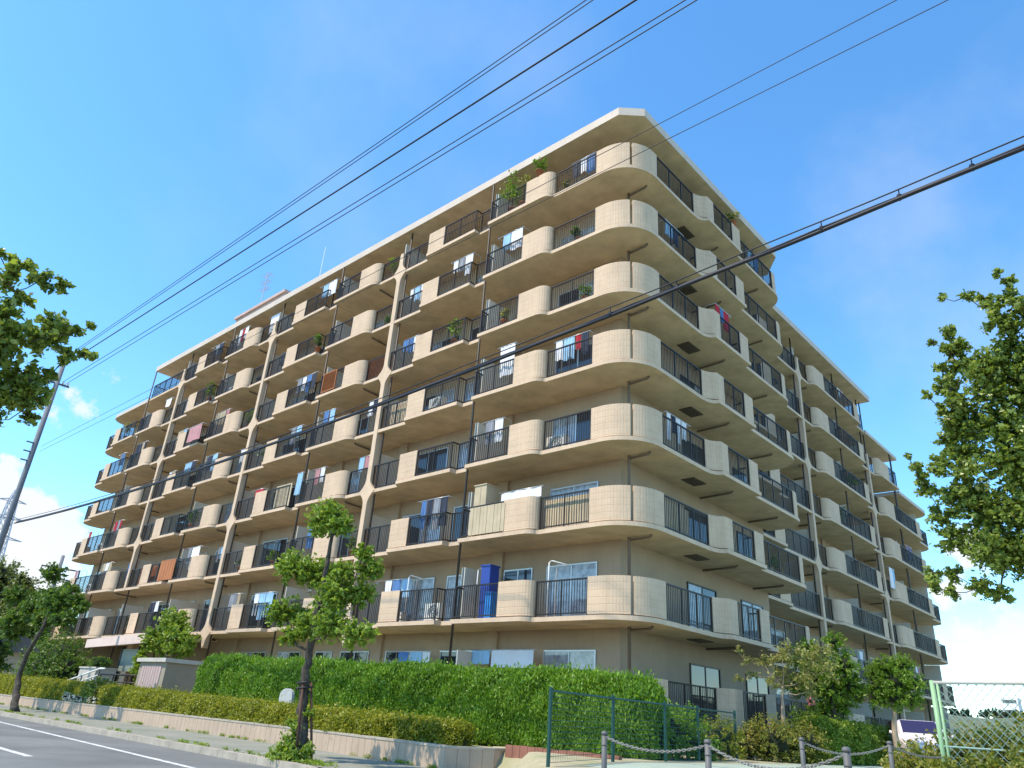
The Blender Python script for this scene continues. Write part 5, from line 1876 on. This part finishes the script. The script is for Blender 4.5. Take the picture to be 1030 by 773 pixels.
laundry(FL, 3, 15.4, 17.8, .2, [('cloth_b', .5, 1.1), ('cloth_lb', .5, 1.1), ('cloth_d', .4, 1.0), ('cloth_b', .5, 1.0)], 'blue clothes', 1.6)
laundry(FL, 3, 27.9, 29.6, .2, [('cloth_w', .9, 1.2), ('cloth_g', .4, .9)], 'white sheet and grey shirt', 1.7)
board_screen(FL, 3, 30.4, 32.3, .3, 'trellis', 'reddish brown board screen')
board_screen(FL, 3, 33.9, 36.2, -.2, 'trellis', 'long reddish brown board screen')
# second floor
SC = empty('storage_cabinet', 'tall dark blue cabinet with a bright blue bin on the second floor balcony', 'cabinet', FL(6.3, -.1, Z[2] + ST))
t_ = MB(FL)
t_.box(6.0, 6.42, -.5, -.05, Z[2] + ST, Z[2] + 1.95)
t_.box(5.97, 6.45, -.53, -.02, Z[2] + 1.95, Z[2] + 2.0)
t_.build('body', M['blue'], SC)
t_ = MB(FL)
t_.box(5.72, 6.0, -.35, .1, Z[2] + ST, Z[2] + .98)
t_.box(5.69, 6.02, -.38, .13, Z[2] + .98, Z[2] + 1.04)
t_.build('bin', M['lblue'], SC)
for s, lb in ((3.5, 'white bent laundry frame beside the wide window on the second floor'), (6.75, 'white bent laundry frame beside the blue cabinet on the second floor'), (10.5, 'white bent laundry frame on the second floor balcony short of the first street side pilaster')):
    t_ = MB(FL)
    z = Z[2] + ST
    t_.tube([(s + .05, -.25, z), (s, -.22, z + 1.75), (s - .1, -.22, z + 1.80), (s - .55, -.5, z + 1.68)], .022, 7, local=True)
    t_.tube([(s + .05, -.65, z), (s, -.62, z + 1.75), (s - .55, -.5, z + 1.68)], .018, 7, local=True)
    tag(t_.build('bent_laundry_stand', M['white'], smooth=True), lb, 'laundry frame', 'white laundry frames')
laundry(FL, 2, 19.4, 21.2, .2, [('cloth_lb', .6, 1.1), ('cloth_lb', .5, 1.2), ('cloth_w', .4, 1.0)], 'pale blue and white cloths', 1.6)
laundry(FL, 2, 10.6, 12.9, -.45, [('cloth_lb', .5, .7), ('cloth_b', .5, .6), ('cloth_w', .4, .5)], 'pale blue, blue and white clothes', 1.75)
ac_unit(FL, 2, 8.3, .05)
ac_unit(FL, 2, 11.9, -1.2)
# ground floor, seen above the juniper hedge
laundry(FL, 1, 4.4, 7.6, -.8, [('cloth_w', 1.9, .55), ('cloth_lb', .9, .45)], 'long white sheet and blue towel', 1.92)
laundry(FL, 1, 9.4, 12.0, -.8, [('cloth_w', .4, .6), ('cloth_lb', .7, .5), ('cloth_b', .6, .4)], 'white and blue clothes', 1.88)

# everyday clutter on the remaining balconies
CW = {'cloth_w': 'white', 'cloth_b': 'blue', 'cloth_lb': 'pale blue', 'cloth_r': 'red', 'cloth_d': 'dark', 'cloth_g': 'grey', 'cloth_t': 'tan', 'cloth_p': 'rose'}
occ(FL, 3, 3.9, 7.0)
occ(FL, 2, 5.5, 7.0)
RQ = random.Random(19)
slots = []
for k in range(2, 9):
    slots += [(FL, k, 1.9, 3.75, -.3), (FL, k, 5.3, 7.2, .05)]
    for i, b in enumerate([2.2] + PIL):
        if i:
            slots += [(FL, k, b + .3, b + 1.5, -.35), (FL, k, b + 3.15, b + 4.95, .05)]
        if i < 3:
            slots += [(FL, k, b + 6.1, b + 8.0, .05), (FL, k, b + 9.7, b + 11.1, -.35)]
        elif k < 8:
            slots += [(FL, k, b + 5.8, b + 8.3, .05), (FL, k, b + 9.9, b + 11, -.35)]
    slots += [(FR, k, 1.8, 4.4, -.4), (FR, k, 5.75, 7.2, .1), (FR, k, 8.5, 11.8, -.3), (F2, k, 25.0, 27.0, .05), (F2, k, 27.7, 30.0, .05), (F2, k, 13.8, 15.3, .05)]
    if k < 7:
        slots += [(F2, k, 36.2, 37.9, .05), (F2, k, 38.3, 41.0, .05)]
for F, k, s0, s1, d in slots:
    if RQ.random() > (.62 if F is FL else .38):
        continue
    q = RQ.random()
    L = s1 - s0
    if q < .56:
        w_ = min(L, RQ.uniform(.9, 1.9))
        a = s0 + RQ.uniform(0, L - w_)
        cols = RQ.sample(['cloth_w', 'cloth_w', 'cloth_lb', 'cloth_g', 'cloth_d', 'cloth_b', 'cloth_t', 'cloth_w', 'cloth_p', 'cloth_r'], 2)
        if cols[0] == cols[1]:
            cols[1] = 'cloth_g'
        items = [(cols[RQ.randrange(2)], RQ.uniform(.22, .5), RQ.uniform(.5, 1.1)) for _ in range(6)]
        items[0] = (cols[0], items[0][1], items[0][2])
        items[1] = (cols[1], items[1][1], items[1][2])
        look = '%s and %s washing' % (CW[cols[0]], CW[cols[1]])
        lb = '%s drying on the %s floor %s' % (look, NTH[k], place(F, a + w_ / 2))
        if is_free(F, k, a, a + w_) and lb not in used_labels:
            laundry(F, k, a, a + w_, d, items, look, RQ.uniform(1.55, 1.95))
    elif q < .84:
        s = s0 + RQ.uniform(.3, L - .3)
        mm, look = RQ.choice([('lf_dark', 'dark green potted plant'), ('lf_lime', 'bright green potted plant'), ('lf_street', 'leafy potted shrub'), ('lf_pale', 'pale potted shrub')])
        h = RQ.uniform(.7, 1.5)
        lb = '%s on the %s floor %s' % (look, NTH[k], place(F, s))
        if is_free(F, k, s - .35, s + .35) and lb not in used_labels:
            plant(F, k, s, d + .05, h, .2 + h * .14, mm, look)
    else:
        s = s0 + RQ.uniform(0, max(.05, L - .85))
        look = RQ.choice(['beige air conditioning unit', 'white air conditioning unit'])
        lb = '%s on the %s floor %s' % (look, NTH[k], place(F, s))
        if is_free(F, k, s, s + .8) and lb not in used_labels:
            ac_unit(F, k, s, d - .15, look)
# weeds along the kerb and the foot of the wall
rng = np.random.default_rng(91)
pts = []
for i in range(150):
    x = rng.uniform(-40, -1.3)
    if rng.uniform() < .6:
        y = lerp_line(WALLL, x) - rng.uniform(.02, .10)
    else:
        y = kerb_in(x) + rng.uniform(0, .12) if x < -3.2 else -8.6
    n = rng.integers(8, 40)
    c = np.array((x, y, -1.14))
    pts.append(c + rng.normal(size=(n, 3)) * np.array((.07, .04, .02)) + np.array((0, 0, .03)))
for i in range(500):
    c = np.array((rng.normal(-3.0, .55), rng.normal(-8.45, .16), -1.12))
    pts.append(c + rng.normal(size=(4, 3)) * np.array((.05, .04, .02)))
P = np.concatenate(pts)
o = leaf_mesh('weeds', leaf_arrays(rng, P, np.tile(np.array((0, 0, 1.0)), (len(P), 1)), .09, .22), [M['lf_street'], M['core']], None, None, (-3, -8, -1.15))
o['kind'] = 'stuff'
